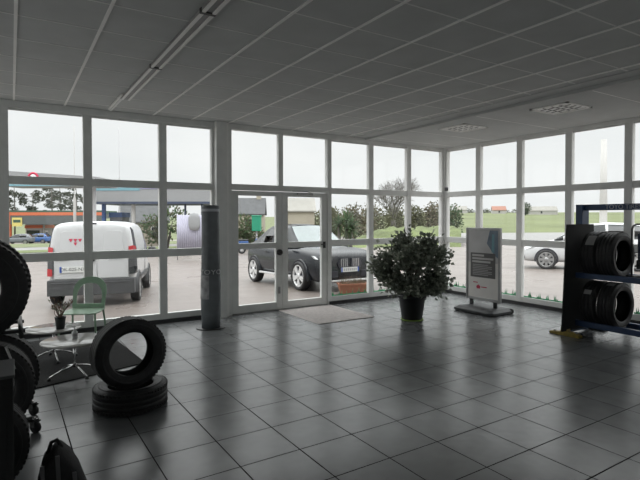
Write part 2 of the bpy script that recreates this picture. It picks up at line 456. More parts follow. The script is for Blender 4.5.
# ------------------------------------------------------------------ tyres
def tyre_prof(R, W, r):
    w = W/2
    p = [(r, -w*.80), (r+.012, -w*.92), (r+(R-r)*.45, -w*1.0), (R-.030, -w*.93), (R-.012, -w*.84), (R-.003, -w*.74)]
    for c in (-.5, -.17, .17, .5):
        z = c*w*1.25
        p += [(R, z-.012), (R, z-.006), (R-.009, z-.005), (R-.009, z+.005), (R, z+.006)]
    p += [(R-.003, w*.74), (R-.012, w*.84), (R-.030, w*.93), (r+(R-r)*.45, w*1.0), (r+.012, w*.92), (r, w*.80),
          (r+.010, w*.70), (r+(R-r)*.5, w*.80), (R-.035, w*.72), (R-.028, 0), (R-.035, -w*.72), (r+(R-r)*.5, -w*.80), (r+.010, -w*.70)]
    return p
def tyre_mesh(R, W, r):
    mb = MB(); mb.lathe(tyre_prof(R, W, r), 'rubber', 64, None, True)
    n = 56                                                                    # shoulder blocks of the tread
    for k in range(n):
        a = 2*PI*k/n
        for s in (-1, 1):
            T = Matrix.Rotation(a+(.03 if s > 0 else 0), 4, 'Z')
            mb.box(R-.013, R+.0015, -.0105, .0105, min(s*W*.30, s*W*.405), max(s*W*.30, s*W*.405), 'rubber_tread', T)
    for s in (-1, 1):                                                         # raised ring on the sidewall
        z = s*W*.5; q = r+(R-r)*.55
        mb.lathe([(q-.012, z*.985), (q-.010, z*1.012), (q+.010, z*1.008), (q+.012, z*.98)], 'rubber', 64, None, True)
    return mb
TM = {}
def tyre(loc, rot, label, group=None, R=.315, W=.215, r=.205, stickers=()):
    key = (R, W, r)
    if key not in TM:
        o = tyre_mesh(*key).build('tyre'); TM[key] = o.data
    else:
        o = bpy.data.objects.new('tyre', TM[key]); COL.objects.link(o)
    o.location = loc; o.rotation_euler = rot
    tag(o, label, 'tyre', group)
    for (a, z, da, dz) in stickers:                                          # paper label round the tread
        mb = MB(); vs = []; n = 6
        for i in range(n+1):
            th = a+da*(i/n-.5)
            for zz in (z-dz/2, z+dz/2): vs.append(((R+.0025)*math.cos(th), (R+.0025)*math.sin(th), zz))
        mb.add(vs, [(2*i, 2*i+1, 2*i+3, 2*i+2) for i in range(n)], 'label_grey'); st = mb.build('tread_label', o, fix=False)
        st['label'] = 'pale paper label'
    return o
# the pair on the floor at left
tyre((.865, 4.60, .104), (0, 0, .4), 'black tyre lying flat on the floor under the standing tyre', 'tyre pair on the floor', R=.305, W=.205, r=.185)
tyre((.835, 4.51, .207+.287), (PI/2, 0, math.radians(7)), 'black tyre standing upright on top of the flat tyre', 'tyre pair on the floor', R=.292, W=.21, r=.18)

# ------------------------------------------------------------------ right tyre rack (runs along the right windows)
rk = thing('tyre_rack', 'blue steel tyre rack with lettered top beam by the right windows', 'rack', (6.5, 4.1, 0))
def rbox(n, *a, mat='blue_steel', bev=.004):
    mb = MB(); mb.box(*a, mat); return mb.build(n, rk, bevel=bev)
# local x: 0..0.78 depth, local y: 0 (far end) .. -2.3 (towards the viewer, leaves the picture)
for y in (.0, -2.3):
    rbox('post', .36, .53, y-.05, y+.05, .05, 1.83)
    rbox('foot_bar', .0, .75, y-.04, y+.04, .03, .09)
rbox('top_beam', .42, .47, -2.34, .05, 1.745, 1.83)
for z in (.80, .13):
    rbox('shelf_beam', .16, .21, -2.28, -.03, z, z+.075); rbox('shelf_beam', .57, .62, -2.28, -.03, z, z+.075)
    for y in (-.0, -2.27): rbox('cross_bar', .16, .62, y-.045, y+.015, z+.01, z+.06)
pn = MB(); pn.add([(-.14,-.075,.07),(.62,-.075,.07),(.62,-.075,1.55),(-.035,-.075,1.55),(-.14,-.050,.07),(.62,-.050,.07),(.62,-.050,1.55),(-.035,-.050,1.55)],
                  [(0,1,2,3),(7,6,5,4),(0,4,5,1),(1,5,6,2),(2,6,7,3),(3,7,4,0)], 'dark_panel'); o = pn.build('end_panel', rk, bevel=.004); o['label'] = 'black end panel'
for x, y in ((.0, -.03), (.70, .0), (.0, -2.3), (.70, -2.3)):
    mb = MB(); mt = 'yellow_paint' if x < .5 else 'black_steel'
    mb.prism([(-.22, 0), (.22, 0), (.22, .03), (.16, .06), (.05, .06), (.04, .13), (-.04, .13), (-.05, .05), (-.22, .03)], -.045, .045, mt)
    mb.tube([(.16, 0, .03), (.16, 0, .075)], .018, 'grey_steel'); mb.tube([(-.16, 0, .03), (-.16, 0, .055)], .018, 'grey_steel')
    f = mb.build('foot', rk, loc=(x, y, 0), rot=(0, 0, -PI/2), bevel=.004); f['label'] = 'yellow foot' if x < .5 else 'black foot'
lt = text_mb('TOYO TIRES', .085, 'grey_print'); lt.build('lettering', rk, loc=(.418, -.58, 1.787), rot=(0, 0, -PI/2))['label'] = 'pale raised letters'
AX = (PI/2, 0, 0)
XC = 6.5+.39
SH = lambda R, top: top + math.sqrt(max(R*R-.19*.19, 0)) - .0
up = SH(.315, .875)+.004; lo = SH(.31, .205)+.004
tyre((XC, 3.83, up), (PI/2, .2, 0), 'black tyre with grey tread label, next to the panel on the upper shelf', 'tyres on the blue rack', stickers=((2.62, .03, .52, .12), ))
tyre((XC+.0, 3.59, up), (PI/2, 0, 0), 'black tyre on the upper shelf, second from the end panel', 'tyres on the blue rack')
tyre((XC, 3.83, lo), (PI/2, 0, 0), 'black tyre on the lower shelf, next to the end panel', 'tyres on the blue rack', R=.31, stickers=((2.55, .0, .22, .10), ))
tyre((XC-.0, 3.59, lo), (PI/2, .3, 0), 'black tyre on the lower shelf, second from the end panel, pale label on tread', 'tyres on the blue rack', R=.31, stickers=((2.25, .0, .22, .10), ))
tyre((XC, 3.00, lo), (PI/2, 0, 0), 'black tyre at the right picture edge on the lower shelf', 'tyres on the blue rack', R=.31)
# framed leaflet stand on the upper shelf at the picture edge
t = thing('leaflet_stand', 'black tube framed leaflet stand on the upper shelf at the picture edge', 'stand', (6.93, 3.24, .876), math.radians(-25))
mb = MB(); mb.tube([(-.19,0,.0),(-.19,0,.62),(-.17,0,.66),(-.13,0,.68),(.13,0,.68),(.17,0,.66),(.19,0,.62),(.19,0,.0)], .012, 'black_steel'); mb.box(-.21,.21,-.07,.07,0,.014,'black_steel'); mb.build('tube_frame', t)
mb = MB(); mb.box(-.10,.13,-.008,.008,.10,.56,'navy_steel'); mb.build('leaflet_panel', t)['label'] = 'blue leaflet panel'
mb = MB(); mb.box(-.13,.15,-.035,-.008,.10,.22,'black_steel'); mb.build('tray', t)

# ------------------------------------------------------------------ poster stand
t = thing('poster_stand', 'grey framed poster stand on a dark wheeled base before the right windows', 'poster stand', (6.93, 5.88, 0))
mb = MB()
n = 20; ring = []
vs = []; lay = [(0.0, .86, .03), (.015, 1., .0), (.055, 1., .0), (.095, .82, 0), (.105, .55, 0)]
for z, sc_, _ in lay:
    for sx, sy in ((-1,-1),(1,-1),(1,1),(-1,1)):
        for k in range(5):
            a = math.atan2(sy, sx)-PI/4+k*PI/8
            vs.append(((sx*(.31-.07)+.07*math.cos(a))*sc_, (sy*(.43-.07)+.07*math.sin(a))*sc_, z))
m_ = 20
fs = [tuple(range(m_))[::-1], tuple(range((len(lay)-1)*m_, len(lay)*m_))]
for i in range(len(lay)-1):
    for k in range(m_): fs.append((i*m_+k, i*m_+(k+1)%m_, (i+1)*m_+(k+1)%m_, (i+1)*m_+k))
mb.add(vs, fs, 'dark_plastic'); mb.build('water_base', t, bevel=.006)
for y in (-.39, .39):
    mb = MB(); mb.tube([(-.02, y, .045), (.02, y, .045)], .045, 'black_plastic', 16, T=Matrix.Translation((.25, 0, 0))); mb.build('wheel', t)
for y in (-.26, .26):
    mb = MB(); mb.box(-.022, .022, y-.03, y+.03, .09, .24, 'black_plastic'); mb.build('bracket', t, bevel=.004)
mb = MB(); H0, H1, Wd = .20, 1.47, .375
for y in (-Wd, Wd-.045): mb.box(-.025, .025, y, y+.045, H0, H1, 'grey_steel')
for z in (H0, H1-.045): mb.box(-.025, .025, -Wd+.045, Wd-.045, z, z+.045, 'grey_steel')
mb.build('snap_frame', t, bevel=.006)
mb = MB(); x = -.014; a, b = -Wd+.045, Wd-.045
mb.box(x, -x, a, b, H0+.045, H1-.045, 'poster_low')
# towards the viewer is -x; local -y is the right-hand side of the poster
mb.box(x-.002, x, a, b, .86, H1-.045, 'poster_top')
mb.prism([(a, .95), (a, 1.425), (a+.18, 1.425), (a+.24, 1.2), (a+.08, 1.0)], x-.003, x-.002, 'poster_blue', axis='x')
mb.prism([(a+.08, 1.05), (a+.08, 1.36), (a+.13, 1.36), (a+.14, 1.05)], x-.0035, x-.003, 'teal_trim', axis='x')
mb.box(x-.004, x-.002, a+.06, b-.06, .60, 1.03, 'poster_box')
for i, (z, w) in enumerate(((.985, .26), (.93, .46), (.875, .40))): mb.box(x-.006, x-.004, b-.10-w, b-.10, z-.017, z+.017, 'poster_title')
for i in range(7): z = .82-.029*i; mb.box(x-.006, x-.004, b-.11-(.42 if i % 3 else .34), b-.11, z-.008, z+.008, 'poster_text')
pw = mb.build('poster', t)
mb = MB(); mb.prism([(b-.27, .40), (b-.20, .40), (b-.19, .44), (b-.235, .47), (b-.28, .44)], x-.003, x, 'logo_red', axis='x'); mb.box(x-.003, x, b-.42, b-.30, .425, .44, 'logo_red'); mb.box(x-.003, x, b-.22, b-.12, .50, .515, 'logo_red')
mb.build('red_emblem', pw)['label'] = 'small red emblem'

# ------------------------------------------------------------------ potted shrub
def leaf_quads(mb, p, nrm, size, mat, rnd, wide=.45):
    a = Vector((rnd.uniform(-1,1), rnd.uniform(-1,1), rnd.uniform(-.6,.6)))
    d = (nrm*.8+a*.8).normalized()
    s = d.cross(Vector((rnd.uniform(-1,1), rnd.uniform(-1,1), rnd.uniform(-1,1)))).normalized()
    u = s.cross(d)*.18*size
    L = size; w = size*wide*.5
    mb.add([p, p+d*L*.45+s*w+u, p+d*L, p+d*L*.45-s*w+u, p+d*L*.5-u*.3], [(0,1,4),(1,2,4),(2,3,4),(3,0,4)], mat)
t = thing('potted_shrub', 'round bushy dark green shrub in black pot on the tiled floor', 'potted plant', (5.44, 6.06, 0))
mb = MB(); mb.lathe([(.155, .0), (.165, .02), (.215, .36), (.235, .362), (.240, .40), (.222, .402), (.21, .36), (.0, .35)], 'black_plastic', 36); mb.build('pot', t)
mb = MB(); mb.lathe([(.15, .0), (.18, .002), (.185, .014), (.165, .016), (0, .016)], 'lime', 32); mb.build('saucer', t)['label'] = 'lime green saucer'
mb = MB(); mb.lathe([(.208, .352), (.12, .365), (0, .368)], 'soil', 24); mb.build('soil', t)
rnd = random.Random(3); st = MB(); fo = MB()
cz, rx, rz_ = .885, .61, .50
tips = []
for i in range(60):
    u = rnd.uniform(-.85, 1); th = rnd.uniform(0, 2*PI); q = math.sqrt(1-u*u); rr = rnd.uniform(.72, .98)
    tp = Vector((q*math.cos(th)*rx*rr, q*math.sin(th)*rx*rr, cz+u*rz_*rr))
    if tp.z < .48: tp.z = .48+rnd.random()*.08
    base = Vector((rnd.uniform(-.05,.05), rnd.uniform(-.05,.05), .36)); mid = base.lerp(tp, .45)+Vector((0, 0, .10))
    st.tube([base, mid, tp], [.011, .007, .003], 'stem', 5, False)
    tips.append((mid, tp))
for mid, tp in tips:
    for _ in range(85):
        k = rnd.random()**.45; c = mid.lerp(tp, k)
        off = Vector((rnd.gauss(0,1), rnd.gauss(0,1), rnd.gauss(0,1)))*.066
        p = c+off; nn = (p-Vector((0,0,.75))).normalized()
        leaf_quads(fo, p, nn, rnd.uniform(.05, .085), 'leaf' if rnd.random() < .78 else 'leaf_new', rnd, .85)
st.build('branches', t); fo.build('foliage', t, fix=False)

# ------------------------------------------------------------------ totem by the column
t = thing('display_totem', 'tall dark grey elliptical advertising totem in front of the door column', 'totem', (2.49, 7.20, 0), math.radians(-20))
mb = MB(); mb.lathe([(.21, 0), (.215, .008), (.20, .014), (0, .015)], 'black_plastic', 32, sy=.72); mb.build('base_plate', t)
mb = MB(); mb.lathe([(.135, .012), (.145, .30), (.15, .62), (.142, .80), (.132, 1.2), (.130, 1.80), (.122, 1.83), (0, 1.835)], 'totem_dark', 40, sy=.8); sh = mb.build('sleeve', t)
def band(z0, z1, a0, a1, rf, mat, name, lab=None, off=.004):
    mb = MB(); vs = []; n = 14
    for i in range(n+1):
        a = a0+(a1-a0)*i/n
        for z in (z0, z1): vs.append(((rf(z)+off)*math.cos(a), (rf(z)+off)*.8*math.sin(a), z))
    mb.add(vs, [(2*i, 2*i+2, 2*i+3, 2*i+1) for i in range(n)], mat, True)
    o = mb.build(name, sh, fix=False)
    if lab: o['label'] = lab
rf = lambda z: .15 if z < .7 else .142-.012*(z-.8)/.4
band(.45, .80, -PI*.95, -PI*.55, rf, 'totem_pic', 'printed_picture', 'mottled grey printed picture')
lt = text_mb('TOYO', .10, 'white_print'); vv = []
for p in lt.v:
    a = -PI/2 + p.x/.118; r_ = .149+.002
    vv.append(Vector((r_*math.cos(a), r_*.8*math.sin(a)-.002, p.z+.845)))
lt.v = vv; lt.build('lettering', sh, fix=False)['label'] = 'white letters'
band(1.74, 1.78, -PI*.98, -PI*.02, lambda z: .131, 'grey_print', 'top_stripe', 'thin pale stripe')

# ------------------------------------------------------------------ floor mats
mb = MB(); mb.box(0, 1.08, 0, 1.36, .001, .010, 'mat_grey')
for i in range(27): mb.box(.02, 1.06, .02+i*.05, .032+i*.05, .010, .013, 'mat_grey')
o = mb.build('entrance_mat', loc=(3.97, 6.55, 0)); tag(o, 'pale grey ribbed entrance mat on the floor inside the glass door', 'mat')
mb = MB(); mb.add([(-.75,5.25,.001),(1.26,5.86,.001),(1.13,7.75,.001),(-.9,7.6,.001),(-.75,5.25,.010),(1.26,5.86,.010),(1.13,7.75,.010),(-.9,7.6,.010)],
                  [(3,2,1,0),(4,5,6,7),(0,1,5,4),(1,2,6,5),(2,3,7,6),(3,0,4,7)], 'rug'); tag(mb.build('rug'), 'black floor rug under the round tables and green chair', 'rug')

# ------------------------------------------------------------------ round low tables
def table(x, y, R, h, rz, label):
    t = thing('coffee_table', label, 'table', (x, y, .010), rz, 'round low tables')
    mb = MB(); mb.lathe([(0, h-.018), (R-.006, h-.018), (R, h-.014), (R, h-.004), (R-.004, h), (0, h)], 'tabletop', 48); mb.build('tabletop', t)
    mb = MB(); mb.tube([(0,0,.08), (0,0,h-.018)], .014, 'chrome', 12); mb.lathe([(.0, h-.03), (.09, h-.028), (.10, h-.019), (0, h-.018)], 'chrome', 20); mb.build('column', t)
    for k in range(4):
        a = k*PI/2; mb = MB(); d = Vector((math.cos(a), math.sin(a), 0))
        mb.tube([d*.015+Vector((0,0,.10)), d*.12+Vector((0,0,.075)), d*(R*.8)+Vector((0,0,.028))], [.010,.009,.008], 'chrome', 8)
        mb.lathe([(.018,0),(.02,.012),(.012,.024),(0,.026)], 'black_plastic', 12, Matrix.Translation(d*R*.8))
        mb.build('leg', t)
    return t
table(.54, 5.80, .315, .365, .35, 'round low table with grey top and bottle, the nearer of the two')
table(.40, 6.58, .29, .365, .1, 'round low table with a dark potted twig, the farther of the two')
t = thing('sanitizer_bottle', 'small clear pump bottle standing on the nearer round table', 'bottle', (.55, 5.86, .375))
mb = MB(); mb.lathe([(.001,0),(.026,0),(.028,.01),(.027,.07),(.012,.085),(.011,.10),(0,.10)], 'bottle', 20); mb.build('body', t)
mb = MB(); mb.lathe([(.028,.025),(.0285,.027),(.0285,.055),(.028,.057)], 'label_grey', 20, cap=False); mb.build('paper_label', t)
mb = MB(); mb.tube([(0,0,.10),(0,0,.125)], .005, 'white_print'); mb.tube([(.006,0,.125),(-.03,0,.122)], .006, 'white_print'); mb.build('pump', t)
t = thing('twig_pot', 'small black pot with dry brown twigs on the farther round table', 'potted plant', (.46, 6.46, .375))
mb = MB(); mb.lathe([(.042,0),(.045,.004),(.056,.125),(.060,.127),(.060,.14),(.054,.14),(.05,.12),(0,.115)], 'black_plastic', 24); mb.build('pot', t)
mb = MB(); rnd = random.Random(9)
for i in range(16):
    a = rnd.uniform(0, 2*PI); l = rnd.uniform(.14, .30); d = Vector((math.cos(a)*.45, math.sin(a)*.45, 1)).normalized()
    p0 = Vector((0,0,.11)); pm = p0+d*l*.5+Vector((rnd.uniform(-.03,.03),)*3); p1 = p0+d*l+Vector((rnd.uniform(-.05,.05), rnd.uniform(-.05,.05), 0))
    mb.tube([p0, pm, p1], [.004,.003,.0015], 'dry_twig', 5)
    for _ in range(3): leaf_quads(mb, pm.lerp(p1, rnd.random()), d, .05, 'dry_twig' if rnd.random() < .6 else 'leaf_new', rnd, .4)
mb.build('twigs', t, fix=False)

# ------------------------------------------------------------------ green chair
t = thing('metal_chair', 'green metal chair with rounded open back by the front window', 'chair', (.76, 7.06, .0116), math.radians(154))
# local: front is +y, so the backrest is at -y
mb = MB(); mb.prism([(-.21,-.20),(.21,-.20),(.235,.12),(.215,.20),(.15,.225),(-.15,.225),(-.215,.20),(-.235,.12)], .435, .450, 'mint', axis='z'); mb.build('seat', t, bevel=.006)
for s in (-1, 1):
    mb = MB(); mb.tube([(s*.20,.17,.436),(s*.215,.19,.22),(s*.235,.215,0)], .013, 'mint', 8); mb.build('leg', t)
    mb = MB(); mb.tube([(s*.19,-.17,.436),(s*.205,-.20,.22),(s*.225,-.24,0)], .013, 'mint', 8); mb.build('leg', t)
def arch(w0, h0, wt, n=16):
    pts = [(-w0, 0)]
    for i in range(n+1):
        a = PI-PI*i/n; pts.append((wt*math.copysign(abs(math.cos(a))**.8, math.cos(a)), h0+(.40-h0)*abs(math.sin(a))**.9))
    pts.append((w0, 0)); return pts
oa = arch(.20, .20, .21); ia = arch(.155, .17, .16)
ia = [(x, z*.80 if z > .05 else .05) for x, z in ia]
mb = MB(); vs = []
bk = lambda x, z, dy: (x, -.19-z*.28+dy, .45+z)
for (x, z) in oa: vs += [bk(x, z, -.008), bk(x, z, .008)]
no = len(oa)
for (x, z) in ia: vs += [bk(x, z, -.008), bk(x, z, .008)]
fs = []
for i in range(no-1):
    a, b, c, d = 2*i, 2*i+2, 2*(no+i), 2*(no+i)+2
    fs += [(a, b, d, c), (a+1, c+1, d+1, b+1), (a, a+1, b+1, b), (c, d, d+1, c+1)]
e = 2*(no-1); fs += [(0, 2*no, 2*no+1, 1), (e, e+1, 2*no+e+1, 2*no+e)]
mb.add(vs, fs, 'mint'); mb.box(-.2, .2, -.21, -.19, .452, .505, 'mint')
mb.build('backrest', t)

# ------------------------------------------------------------------ wheeled tyre stand at the left edge
t = thing('tyre_stand', 'dark wheeled steel tyre stand at the left picture edge', 'rack', (-.14, 4.45, 0))
def sb(n, pts, r, mat='grey_steel'):
    mb = MB(); mb.tube(pts, r, mat, 10); return mb.build(n, t)
for y in (-.045, .36):
    sb('post', [(-.40, y, .10), (-.40, y, 1.35)], .02, 'black_steel')
    sb('base_rail', [(-.50, y, .11), (.26, y, .11)], .02, 'black_steel')
    for x in (-.46, .28):
        mb = MB(); mb.tube([(-.014, 0, .042), (.014, 0, .042)], .042, 'black_plastic', 18); mb.box(-.022, .022, -.012, .03, .05, .105, 'black_plastic'); mb.box(-.03, .03, -.02, .06, .082, .094, 'black_plastic'); mb.tube([(0,.01,.1),(0,.01,.118)], .009, 'chrome')
        mb.build('castor', t, loc=(x, y, 0), rot=(0, 0, .7))
for z in (.165, .82):
    for x in (-.19, .19): sb('tyre_bar', [(x, -.40, z), (x, .40, z)], .016, 'black_steel')
    for y in (-.045, .36): sb('arm', [(-.40, y, z-.03), (.22, y, z-.03)], .014, 'black_steel')
sb('brace', [(.10, -.40, .76), (.15, -.40, .60)], .008, 'grey_steel')
h2 = math.sqrt(.325**2-.19**2); h3 = math.sqrt(.36**2-.19**2)
tyre((-.255, 4.25, .82+h3+.016), AX, 'big black tyre high on the left stand, in front', 'tyres on the left stand', R=.36, W=.24, r=.19)
tyre((-.235, 4.60, .82+h3+.016), AX, 'black tyre high on the left stand, behind the front one', 'tyres on the left stand', R=.36, W=.24, r=.19)
tyre((-.19, 4.24, .165+h2+.016), AX, 'black tyre low on the left stand, in front', 'tyres on the left stand', R=.325, W=.215, r=.20)
tyre((-.15, 4.58, .165+h2+.016), AX, 'black tyre low on the left stand, behind the front one', 'tyres on the left stand', R=.325, W=.215, r=.20)
tyre((-.22, 3.55, .30), AX, 'black tyre standing on the floor behind the dark cabinet', 'tyres at the left edge', R=.30, W=.20, r=.19)
t = thing('display_cabinet', 'dark grey cabinet cut by the left picture edge in the foreground', 'cabinet', (-.37, 3.0, 0))
mb = MB(); mb.box(-.37, .37, -.15, .17, .0, .865, 'dark_panel'); mb.build('body', t, bevel=.006)
mb = MB(); mb.box(-.38, .377, -.16, .18, .865, .88, 'dark_plastic'); mb.build('top', t, bevel=.004)
mb = MB(); mb.box(-.34, .34, -.153, -.15, .06, .83, 'dark_panel'); dd = mb.build('door', t, bevel=.002)
mb = MB(); mb.tube([(-.28,-.155,.5),(-.28,-.175,.5),(-.28,-.175,.62),(-.28,-.155,.62)], .006, 'grey_steel'); mb.build('handle', dd)

# ------------------------------------------------------------------ black bag in the foreground
t = thing('bag', 'black bag with grey straps standing on floor at bottom left', 'bag', (.205, 2.96, 0), math.radians(-8)); t.scale = (.84, 1, .98)
mb = MB(); vs = []; ss = [(-.14,.0,1.0),(.0,.05,1.0)]
sec = []
prof = [(-.125, .0), (-.135, .10), (-.125, .30), (-.095, .405), (-.045, .44), (-.03, .465), (.0, .455), (.05, .41), (.10, .33), (.15, .20), (.18, .08), (.175, 0)]
ly = [(-.10, .86), (-.075, .97), (0, 1.0), (.075, .97), (.10, .86)]
for y, s in ly:
    for x, z in prof: vs.append((x*s, y, z*(.5+.5*s) if z > .02 else 0))
n = len(prof); fs = [tuple(range(n))[::-1], tuple((len(ly)-1)*n+k for k in range(n))]
for i in range(len(ly)-1):
    for k in range(n): fs.append((i*n+k, i*n+(k+1)%n, (i+1)*n+(k+1)%n, (i+1)*n+k))
mb.add(vs, fs, 'black_cloth', True); mb.build('body', t, bevel=.01)
for x0, x1, tp in ((-.10, -.085, .40), (-.02, .0, .44), (.07, .10, .34)):
    mb = MB(); mb.box(-.012, .012, -.112, -.100, .02, .9, 'strap_grey')
    mb = MB(); mb.add([(x0,-.108,tp),(x0+.022,-.108,tp),(x1+.022,-.112,.03),(x1,-.112,.03),(x0,-.098,tp),(x0+.022,-.098,tp),(x1+.022,-.098,.03),(x1,-.098,.03)],
                      [(0,1,2,3),(7,6,5,4),(0,4,5,1),(1,5,6,2),(2,6,7,3),(3,7,4,0)], 'strap_grey'); mb.build('strap', t)
mb = MB(); mb.box(-.10, -.055, -.118, -.105, .27, .31, 'grey_steel'); mb.build('buckle', t, bevel=.004)
mb = MB(); mb.tube([(-.07,0,.42),(-.05,0,.475),(-.02,0,.485),(.01,0,.44)], .011, 'black_cloth'); mb.build('handle', t)

# ================================================================== OUTSIDE
def sheet(name, f, u0, u1, nu, v0, v1, nv, mat, P, thick=.25):
    mb = MB(); vs = []
    for j in range(nv+1):
        for i in range(nu+1): vs.append(P(u0+(u1-u0)*i/nu, v0+(v1-v0)*j/nv))
    fs = [(j*(nu+1)+i, j*(nu+1)+i+1, (j+1)*(nu+1)+i+1, (j+1)*(nu+1)+i) for j in range(nv) for i in range(nu)]
    mb.add(vs, fs, mat, True); o = mb.build(name, fix=False); return o
def strips(name, xs, ys, mat, zf):
    mb = MB(); vs = [(x, y, zf(x, y)) for y in ys for x in xs]; n = len(xs)
    fs = [(j*n+i, j*n+i+1, (j+1)*n+i+1, (j+1)*n+i) for j in range(len(ys)-1) for i in range(n-1)]
    mb.add(vs, fs, mat, True); return struct(mb.build(name, fix=False))
lin = lambda a, b, n: [a+(b-a)*i/n for i in range(n+1)]
XS = lin(-70, 8.24, 8)+[8.25]+lin(12, 95, 10); YS = lin(-40, 8.1, 6)+lin(9, 95, 20)
# leave the hole where the building stands
mb = MB(); n = len(XS); vs = [(x, y, G(x, y)) for y in YS for x in XS]
fs = []
for j in range(len(YS)-1):
    for i in range(n-1):
        if YS[j+1] <= 8.15 and XS[i+1] <= 8.245 and XS[i] > -20: continue
        fs.append((j*n+i, j*n+i+1, (j+1)*n+i+1, (j+1)*n+i))
mb.add(vs, fs, 'asphalt', True); struct(mb.build('forecourt', fix=False))
def FZ(x, y):    # far land rising again beyond the falling forecourt
    d = math.hypot(max(y-8, 0), max(x-8, 0)); z0 = -2.35
    return z0 + max(0, d-95)/330*5.2
strips('far_meadow', lin(-200, 420, 24), [90, 93]+lin(100, 420, 12), 'grass_dull', FZ)
# green verge and pale road on the left and centre
strips('grass_verge', lin(-40, 24, 10), lin(44, 51, 3), 'grass', lambda x, y: G(x, y)+.05)
strips('road', lin(-60, 44, 10), lin(51.2, 61, 4), 'road', lambda x, y: G(x, y)+.04)
strips('far_verge', lin(-60, 44, 10), lin(61.2, 84, 5), 'grass_dull', lambda x, y: G(x, y)+.06)

YAW = .5715
def W(lat, dep): return (math.sin(YAW)*dep+math.cos(YAW)*lat, math.cos(YAW)*dep-math.sin(YAW)*lat)
# right-hand field, its verge and the pale road in front of it
def rstrip(name, d0, d1, a0, a1, nd, mat, zf):
    mb = MB(); vs = []; na = 24
    for j in range(nd+1):
        d = d0+(d1-d0)*j/nd
        for i in range(na+1):
            a = a0+(a1-a0)*i/na; x, y = W(a*d, d); vs.append((x, y, zf(d, a)))
    fs = [(j*(na+1)+i, j*(na+1)+i+1, (j+1)*(na+1)+i+1, (j+1)*(na+1)+i) for j in range(nd) for i in range(na)]
    mb.add(vs, fs, mat, True); return struct(mb.build(name, fix=False))
def rz(d, a): x, y = W(a*d, d); return G(x, y)
ground_far = lambda d, a: rz(min(d, 62), a) + max(0, d-62)*.012
rstrip('roadside_grass', 56, 61, .20, 1.1, 2, 'grass_dull', lambda d, a: rz(d, a)+.08)
rstrip('country_road', 61, 86, .20, 1.1, 6, 'road', lambda d, a: ground_far(d, a)+.06)
def field_z(d, a): return ground_far(86, a)+(d-86)/174*(4.75-ground_far(86, a))
rstrip('green_field', 86, 262, .18, 1.1, 16, 'field', field_z)
# mound behind the car park
mb = MB(); vs = []; na, nd = 30, 12
for j in range(nd+1):
    d = 42+(62-42)*j/nd
    for i in range(na+1):
        a = .02+.24*i/na; x, y = W(a*d, d)
        ka = min(1, max(0, (a-.022)/.10)); ka = ka*ka*(3-2*ka)
        h = (.40+1.15*ka)*math.sin(PI*min(1, j/nd*1.05))**.8+.12*math.sin(i*1.7+j)
        vs.append((x, y, rz(d, a)-.15+max(0, h)*1.25))
mb.add(vs, [(j*(na+1)+i, j*(na+1)+i+1, (j+1)*(na+1)+i+1, (j+1)*(na+1)+i) for j in range(nd) for i in range(na)], 'grass', True)
struct(mb.build('grass_mound', fix=False))

# ------------------------------------------------------------------ vegetation
def blob_leaves(mb, c, r, n, size, mats, rnd, shell=.55):
    for _ in range(n):
        u = rnd.uniform(-1, 1); th = rnd.uniform(0, 2*PI); q = math.sqrt(1-u*u); k = rnd.uniform(shell, 1)
        nn = Vector((q*math.cos(th), q*math.sin(th), u))
        p = Vector((c[0]+nn.x*r[0]*k, c[1]+nn.y*r[1]*k, c[2]+nn.z*r[2]*k))
        leaf_quads(mb, p, nn, size*rnd.uniform(.6, 1.3), mats if isinstance(mats, str) else rnd.choice(mats), rnd, .6)
def bush(name, label, x, y, z, blobs, n, size, mats, seed, group=None, cat='bush', trunk=None):
    t = thing(name, label, cat, (x, y, z), 0, group); rnd = random.Random(seed); mb = MB()
    for c, r in blobs: blob_leaves(mb, c, r, n, size, mats, rnd, .35)
    mb.build('foliage', t, fix=False)
    mb = MB()
    for c, r in blobs: mb.tube([(c[0]*.15, c[1]*.15, -.1), (c[0]*.6, c[1]*.6, c[2]*.5), (c[0], c[1], c[2])], [trunk or .08, (trunk or .08)*.7, .03], 'bark', 6)
    mb.build('trunk', t)
    return t
def branchy(mb, p, d, l, r, depth, rnd, spread=.5, mat='bark'):
    q = p+d*l; mb.tube([p, q], [r, r*.7], mat, 5, False)
    if depth == 0: return
    for _ in range(3 if depth > 1 else 4):
        nd = (d+Vector((rnd.gauss(0, spread), rnd.gauss(0, spread), rnd.gauss(.05, spread*.6)))).normalized()
        branchy(mb, p.lerp(q, rnd.uniform(.6, 1)), nd, l*rnd.uniform(.62, .82), r*.6, depth-1, rnd, spread, mat)
# bare tree behind the mound
x, y = 35.5, 42.6
t = thing('bare_tree', 'large leafless round-headed tree behind the grass mound', 'tree', (x, y, G(x, y)))
rnd = random.Random(21); mb = MB()
mb.tube([(0,0,-.2),(0.05,0,1.6),(-.05,0,2.6)], [.34,.27,.24], 'bark', 8)
for k in range(8):
    a = k*PI/4+.3; branchy(mb, Vector((0,0,2.2+.15*k)), Vector((math.cos(a)*.6, math.sin(a)*.6, 1)).normalized(), 1.72, .075, 5, rnd, .46)
mb.build('trunk', t, fix=False)
mb = MB()
for _ in range(12): blob_leaves(mb, (rnd.uniform(-1.9,1.9), rnd.uniform(-1.9,1.9), rnd.uniform(1.2,4.6)), (1.3,1.3,1.2), 90, .22, 'olive_leaf', rnd, .1)
mb.build('ivy', t, fix=False)
